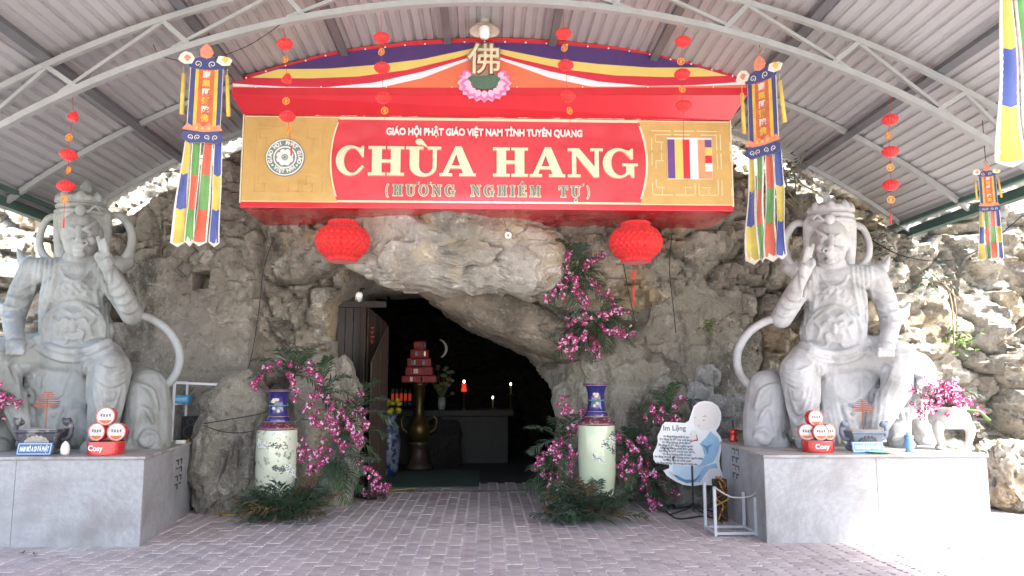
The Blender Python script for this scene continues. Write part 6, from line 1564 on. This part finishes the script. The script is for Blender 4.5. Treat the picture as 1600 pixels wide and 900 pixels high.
# ------------------------------------------------------------------ cave doors and fittings
M_wood = mat('dark_old_wood', (.026, .019, .015), .6, var=.35, scale=5, stretch=(8, 8, .6), bump=.3, bscale=20)
M_wood2 = mat('brown_old_wood', (.045, .030, .023), .6, var=.35, scale=5, stretch=(8, 8, .6), bump=.3, bscale=20)
DY = 10.75
d0 = at(545, 775, DY); d0.z = 0
def dl(px, py, Y): return at(px, py, Y) - d0
door = thing('cave_door', 'dark wooden folding door standing open at the left of the cave mouth', 'door', d0)
def leaf(nm, ptsA, Ya, Yb, m, planks):
    """board leaf seen as a quad: left edge at depth Ya, right edge at Yb"""
    (xl, yt_l, yb_), (xr, yt_r, _) = ptsA
    a = at(xl, 600, Ya) - d0; b = at(xr, 600, Yb) - d0; zl = at(xl, yt_l, Ya).z; zr = at(xr, yt_r, Yb).z
    n = planks; par = None
    for i in range(n):
        f0, f1 = i / n + .01, (i + 1) / n - .01
        P0, P1 = a.lerp(b, f0), a.lerp(b, f1); z0_, z1_ = zl + (zr - zl) * f0, zl + (zr - zl) * f1; nrm = Vector((b.y - a.y, -(b.x - a.x), 0)).normalized() * .022
        q = MB(); q._add([(P0.x, P0.y, .012), (P1.x, P1.y, .012), (P1.x, P1.y, z1_), (P0.x, P0.y, z0_), (P0.x + nrm.x, P0.y + nrm.y, .012), (P1.x + nrm.x, P1.y + nrm.y, .012), (P1.x + nrm.x, P1.y + nrm.y, z1_), (P0.x + nrm.x, P0.y + nrm.y, z0_)],
                         [(0, 1, 2, 3), (4, 7, 6, 5), (0, 4, 5, 1), (1, 5, 6, 2), (2, 6, 7, 3), (3, 7, 4, 0)]); q.build(nm, m, door, bevel=.003)
leaf('frame_board', ((524, 478, 0), (562, 478, 0)), 10.95, 11.05, M_wood, 3)
leaf('door_plank', ((563, 478, 0), (570, 480, 0)), 10.85, 10.8, M_wood2, 1)
leaf('door_plank', ((571, 480, 0), (601, 505, 0)), 10.9, 11.6, M_wood2, 3)
leaf('front_leaf_plank', ((578, 566, 0), (604, 508, 0)), 10.55, 11.1, M_wood2, 2)
q = MB(); a_, b_ = at(524, 476, 10.92) - d0, at(603, 476, 11.1) - d0; q.bar((a_.x, a_.y, a_.z), (b_.x, b_.y, b_.z), .10, .09); q.build('lintel', M_wood, door, bevel=.004)
for i in range(4):
    p = at(582, 512 + i * 7, 10.93) - d0; q = MB(); q.box((p.x, p.y - .03, p.z), (.07, .004, .012), Matrix.Rotation(R(40), 3, 'Z')); q.box((p.x, p.y - .031, p.z - .02), (.012, .004, .03), Matrix.Rotation(R(40), 3, 'Z')); q.build('faded_red_mark', mat('faded_red_paint', (.22, .04, .02), .7), door, fix=False)['kind'] = 'stuff'
sl = thing('spotlight', 'small white spotlight fixed above the cave door', 'lamp', at(561, 464, 10.15)); q = MB(); q.lathe([(.035, -.07), (.048, -.05), (.048, .05), (.03, .08)], 16); o = q.build('housing', M_white, sl, True); o.rotation_euler = (R(60), R(25), 0)
q = MB(); q.tube([(0, 0, .04), (0, .12, .12), (0, .4, .16)], .012, 6); q.build('bracket', M_black, sl, True)
q = MB(); q.tube([(-.05, .02, .05), (-.02, -.02, -.06)], .01, 6); q.build('clip', M_black, sl)
sd_ = thing('ceiling_sensor', 'small white disc sensor hanging on wires under the sign', 'sensor', at(794, 368, 9.35)); q = MB(); plate(q, [earc(0, 0, .042, .042, 0, 345, 24), earc(0, 0, .014, .018, 345, 0, 16)], -.02, .01); q.build('disc', M_white, sd_, bevel=.003)
q = MB(); q.tube([(0, 0, .04), (-.03, 0, .1), (-.06, .0, at(794, 340, 9.35).z - at(794, 368, 9.35).z)], .003, 5); q.build('wire', M_bcab, sd_)

# ------------------------------------------------------------------ inside the cave; altar, vase, bouquet and tower colours darkened as painted shade
IY = 13.2
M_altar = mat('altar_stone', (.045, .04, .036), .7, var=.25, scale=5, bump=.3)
cpt = on_ground(680, 742); cp = MB()
M_carpet = mat('green_carpet', (.045, .10, .085), .95, var=.25, scale=8, stain=(.10, .10, .05), stain_scale=2.4, bump=.4, bscale=150)
cp.box((0, 0, .012), (1.75, 2.1, .016)); o = cp.build('carpet', M_carpet, None, bevel=.004, loc=(-.95, 12.9, 0)); tag(o, 'green patterned carpet on the cave floor inside the door', 'carpet')
al = thing('altar_table', 'low stone altar table deep inside the cave', 'altar', (at(700, 650, 15.6).x, 15.7, 0))
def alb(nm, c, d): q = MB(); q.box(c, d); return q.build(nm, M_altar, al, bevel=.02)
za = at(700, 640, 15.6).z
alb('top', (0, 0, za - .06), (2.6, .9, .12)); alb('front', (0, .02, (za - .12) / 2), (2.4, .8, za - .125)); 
bs = boulder('boulder', at(690, 690, 14.8) - Vector((0, 0, .1)), (.36, .3, .5), 83, M_caveshade, 'rounded dark rock in front of the altar inside the cave', sub=4)  # rock darkened by the same painted cave shade
ur = Vector((at(655, 640, 14.4).x, 14.4, 0)); urn = thing('bronze_urn', 'tall bronze censer urn on a carved stand inside the cave', 'urn', ur)
M_brz = mat('aged_bronze', (.12, .08, .03), .4, metal=.7, var=.35, scale=10)
zz0 = .02; za = at(655, 598, 14.4).z; hU = za
q = MB(); q.lathe([(.26, 0), (.28, .05), (.2, .12), (.16, .3), (.14, .42), (.22, .5)], 20); q.build('stand', mat('dark_carved_wood', (.05, .03, .02), .5, var=.3, scale=20), urn, True)
q = MB(); q.lathe([(.12, .5), (.19, .58), (.22, .72), (.18, .84), (.11, .92), (.09, 1.1), (.11, hU - .06), (.16, hU)], 28); q.build('body', M_brz, urn, True)
for s_ in (-1, 1): q = MB(); q.tube(smooth_path([(s_ * .19, 0, .66), (s_ * .30, 0, .74), (s_ * .32, 0, .9), (s_ * .26, 0, .96)], 5), .025, 7); q.build('handle', M_brz, urn, True)
tw = thing('offering_tower', 'red stepped tower of packaged offerings on the bronze urn', 'offering', ur + Vector((0, 0, hU))); zc = 0; rg = random.Random(3)
for i, (w2, h2) in enumerate(((.62, .13), (.50, .16), (.44, .16), (.34, .16), (.22, .16))):
    q = MB(); q.box((0, 0, zc + h2 / 2), (w2, w2 * .8, h2 - .006)); q.build('red_tier', mat('red_packaging', (.36, .015, .015), .5, var=.5, scale=16), tw, bevel=.01)
    for j in range(4): q = MB(); q.box((rg.uniform(-.4, .4) * w2, -w2 * .4 - .004, zc + h2 / 2), (.05, .006, .08)); q.build('packet', rg.choice([M_blueL, M_white, M_ivory, M_redv]), tw)
    zc += h2
cnd = Vector((at(629, 634, 15.4).x, 15.4, at(629, 634, 15.4).z)); ca_ = thing('candle_stack', 'stack of red and dark candles on the altar inside the cave', 'candles', cnd)
for i in range(5):
    for j, (m_, hh) in enumerate(((M_blue, .10), (mat('glowing_red_candle', (.7, .05, .03), .4, emit=(1, .12, .05), estr=.04), .14), (M_inkgrey, .10))):
        q = MB(); zb_ = (0, .10, .24)[j]; q.lathe([(.028, zb_), (.028, zb_ + hh - .005), (.02, zb_ + hh)], 10, (-.2 + i * .085, 0, 0)); q.build('candle', m_, ca_, True)
bv = Vector((at(608, 650, 13.4).x, 13.4, 0)); v2 = thing('blue_white_vase', 'blue and white porcelain vase inside the cave door', 'vase', bv); hv = at(606, 648, 13.4).z
q = MB(); q.lathe([(.12, 0), (.17, .1), (.19, .4), (.2, hv * .6), (.16, hv * .8), (.10, hv * .9), (.14, hv)], 24); q.build('body', mat('blue_white_glaze', (.22, .25, .32), .3, var=.1, stain=(.02, .035, .14), stain_scale=9, stain_lo=.48, stain_hi=.54), v2, True); q = MB(); q.lathe([(.145, hv - .01), (.15, hv + .005), (.12, hv - .005)], 24); q.build('rim', M_blue, v2, True)
yf = thing('yellow_flowers', 'bunch of yellow flowers in the blue and white vase', 'flowers', bv + Vector((0, 0, hv))); rg = random.Random(2)
M_yfl = mat('yellow_petal', (.62, .48, .03), .6, var=.3)
for i in range(14):
    d = Vector((rg.uniform(-.16, .16), rg.uniform(-.12, .08), rg.uniform(.04, .3))); q = MB(); q.tube([(0, 0, -.05), tuple(d)], .005, 5); q.build('stem', M_stem, yf); q = MB(); q.ell(d, (.05, .05, .04), None, 8, 6); q.build('flower_head', M_yfl, yf, True)
wf = thing('white_bouquet', 'pale bouquet in a glass vase on the altar', 'flowers', Vector((at(690, 640, 15.4).x, 15.4, at(690, 640, 15.4).z))); rg = random.Random(6)
q = MB(); q.lathe([(.06, 0), (.08, .1), (.07, .24)], 14); q.build('glass_vase', mat('grey_glass', (.3, .34, .35), .2), wf, True)
for i in range(26):
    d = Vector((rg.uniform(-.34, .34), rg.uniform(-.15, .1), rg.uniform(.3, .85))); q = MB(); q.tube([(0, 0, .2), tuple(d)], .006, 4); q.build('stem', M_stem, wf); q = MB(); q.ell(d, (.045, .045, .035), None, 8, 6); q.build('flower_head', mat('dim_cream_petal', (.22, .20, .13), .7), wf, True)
cr = thing('crescent_reflection', 'thin white crescent shape standing in for a light reflection in the cave', 'reflection', at(684, 545, 15.8)); pts = []  # a light reflection modelled as a solid pale crescent
q = MB(); A = earc(0, 0, .20, .20, -65, 75, 16); B_ = earc(-.05, .0, .20, .20, 68, -58, 16); plate(q, [A + B_], -.01, .01); q.build('crescent', mat('crescent_glint', (.6, .6, .58), .3), cr)
q = MB(); q.tube([(.2, .01, 0), (.22, .6, .4)], .01, 6); q.build('bracket', M_black, cr)
lm = thing('altar_lamp', 'small lit red altar lamp inside the cave', 'lamp', Vector((at(725, 608, 15.4).x, 15.4, at(725, 612, 15.4).z))); q = MB(); q.lathe([(.05, 0), (.06, .03), (.04, .10), (.05, .16)], 14); q.build('red_shade', mat('lamp_red', (.6, .03, .02), .3, emit=(1, .06, .03), estr=.15), lm, True); q = MB(); q.ell((0, 0, .20), (.022, .022, .03)); q.build('bulb', mat('lamp_glow', (1, .8, .7), .3, emit=(1, .75, .6), estr=3), lm, True)
q = MB(); q.lathe([(.06, at(700, 640, 15.6).z - lm.location.z), (.02, at(700, 640, 15.6).z - lm.location.z + .03), (.015, .01)], 12); q.build('stem', M_brz, lm, True)
for (px, py, lab) in ((798, 601, 'tiny white candle light deep in the cave on the right'), (770, 622, 'tiny white candle light above the altar dish')):
    c_ = thing('candle_light', lab, 'candle', at(px, py, 15.6)); q = MB(); q.lathe([(.016, -.18), (.016, -.02)], 10); q.build('candle', mat('dim_wax', (.3, .27, .2), .6), c_, True); q = MB(); q.lathe([(0, -.02), (.014, 0), (.016, .015), (0, .045)], 8); q.build('flame', mat('flame', (1, .9, .7), .5, emit=(1, .85, .6), estr=4), c_, True); q = MB(); q.lathe([(.08, -.20), (.03, -.18)], 12); q.build('holder', M_brz, c_, True); q = MB(); zt2 = at(700, 640, 15.6).z - c_.location.z; q.lathe([(.05, zt2), (.015, zt2 + .03), (.015, -.19)], 10); q.build('stick', M_brz, c_, True)

# ------------------------------------------------------------------ roots, shrubs and debris on the rock
M_root = mat('dry_root', (.20, .16, .11), .9, var=.3, scale=20, bump=.4)
def roots(label, pts_list, Y):
    o0 = at(*pts_list[0][0][:2], Y); t = thing('hanging_roots', label, 'roots', o0)
    for pl_ in pts_list:
        P = smooth_path([at(p[0], p[1], Y + (p[2] if len(p) > 2 else 0)) - o0 for p in pl_], 6); q = MB(); q.tube(P, [.016 * (1 - .6 * i / len(P)) for i in range(len(P))], 6); q.build('root', M_root, t, True)
roots('dry roots hanging down the rock behind the right banner', [[(1232, 255), (1250, 285), (1275, 300), (1290, 312)], [(1225, 265), (1232, 300), (1250, 318), (1262, 322)], [(1215, 280), (1225, 310), (1240, 322)], [(1240, 262), (1262, 278), (1280, 292)], [(1228, 250), (1240, 268), (1244, 300)]], 10.05)
roots('dry roots and creepers on the sunlit rock right of the statue', [[(1475, 440), (1486, 470, -.1), (1490, 520, -.1), (1489, 555)], [(1485, 440), (1493, 480, -.1), (1496, 530)], [(1455, 425), (1480, 450, -.1), (1500, 470)], [(1560, 540), (1575, 528, -.1), (1600, 510)]], 9.95)
def shrub(label, px, py, Y, rad, n, seed, light=False):
    c = at(px, py, Y); rg = random.Random(seed); t = thing('creeper_shrub', label, 'shrub', c, 0, 'small shrubs growing on the rock'); q = MB()
    for i in range(5): q.tube([(0, .1, 0), (rg.uniform(-.6, .6) * rad, rg.uniform(-.2, .1), rg.uniform(-.6, .7) * rad)], [.012, .005], 5)
    q.build('branches', M_root, t)['kind'] = 'stuff'; q = MB()
    for i in range(n):
        p = Vector((rg.gauss(0, .45), rg.gauss(-.1, .25), rg.gauss(0, .4))) * rad; d = Vector((rg.uniform(-1, 1), rg.uniform(-1, .3), rg.uniform(-1, .6))).normalized(); s = d.orthogonal().normalized(); L = rg.uniform(.04, .09)
        q._add([p, p + d * L * .5 + s * L * .25, p + d * L, p + d * L * .5 - s * L * .25], [(0, 1, 2, 3)])
    o = q.build('leaves', M_leafl if light else M_leaf[2], t, fix=False); o['kind'] = 'stuff'
shrub('grey green creeper leaves on the sunlit rock above the pot orchids', 1462, 440, 9.85, .32, 90, 1)
shrub('small green shrub on the rock just behind the pot orchids', 1500, 530, 9.9, .22, 90, 2, True)
shrub('dark creeper at the top of the rock right of the right banner', 1232, 268, 10.1, .3, 140, 3)
shrub('creeper leaves on the rock under the right eave', 1382, 385, 9.95, .35, 120, 4)
shrub('tiny weed on the rock wall left of the right statue', 1108, 510, 10.05, .14, 50, 5, True)
# dry leaves lying on the pavement
rg = random.Random(17); M_dry = mat('dry_leaf', (.16, .10, .06), .8, var=.3, rnd=.3)
for i, (px, py, lab) in enumerate(((34, 866, 'dry leaf on the pavement at the left edge'), (55, 868, 'curled dry leaf before the left pedestal'), (83, 852, 'dry leaf against the foot of the left pedestal'), (1484, 858, 'dry leaf on the sunlit pavement before the right pedestal'), (868, 818, 'dry twig leaf left of the right palm fronds'), (880, 822, 'dry twig leaf in front of the right palm fronds'), (345, 808, 'dry leaf heap scrap beside the yellow cable'))):
    p = on_ground(px, py); q = MB(); a = rg.uniform(0, 3); L, W_ = .055, .016
    n = 6; up_, lo_ = [], []
    for k in range(n + 1):
        f = k / n; x = (f - .5) * 2 * L; w2 = W_ * math.sin(math.pi * f); z = .006 + .018 * (2 * f - 1) ** 2; up_.append((x, w2, z + .006)); lo_.append((x, -w2, z + .004))
    q._add(up_ + lo_, [(k, k + 1, n + 2 + k, n + 1 + k) for k in range(n)]); o = q.build('dry_leaf', M_dry, None, fix=False, loc=p); o.rotation_euler = (0, 0, a); tag(o, lab, 'leaf', 'dry leaves on the pavement')
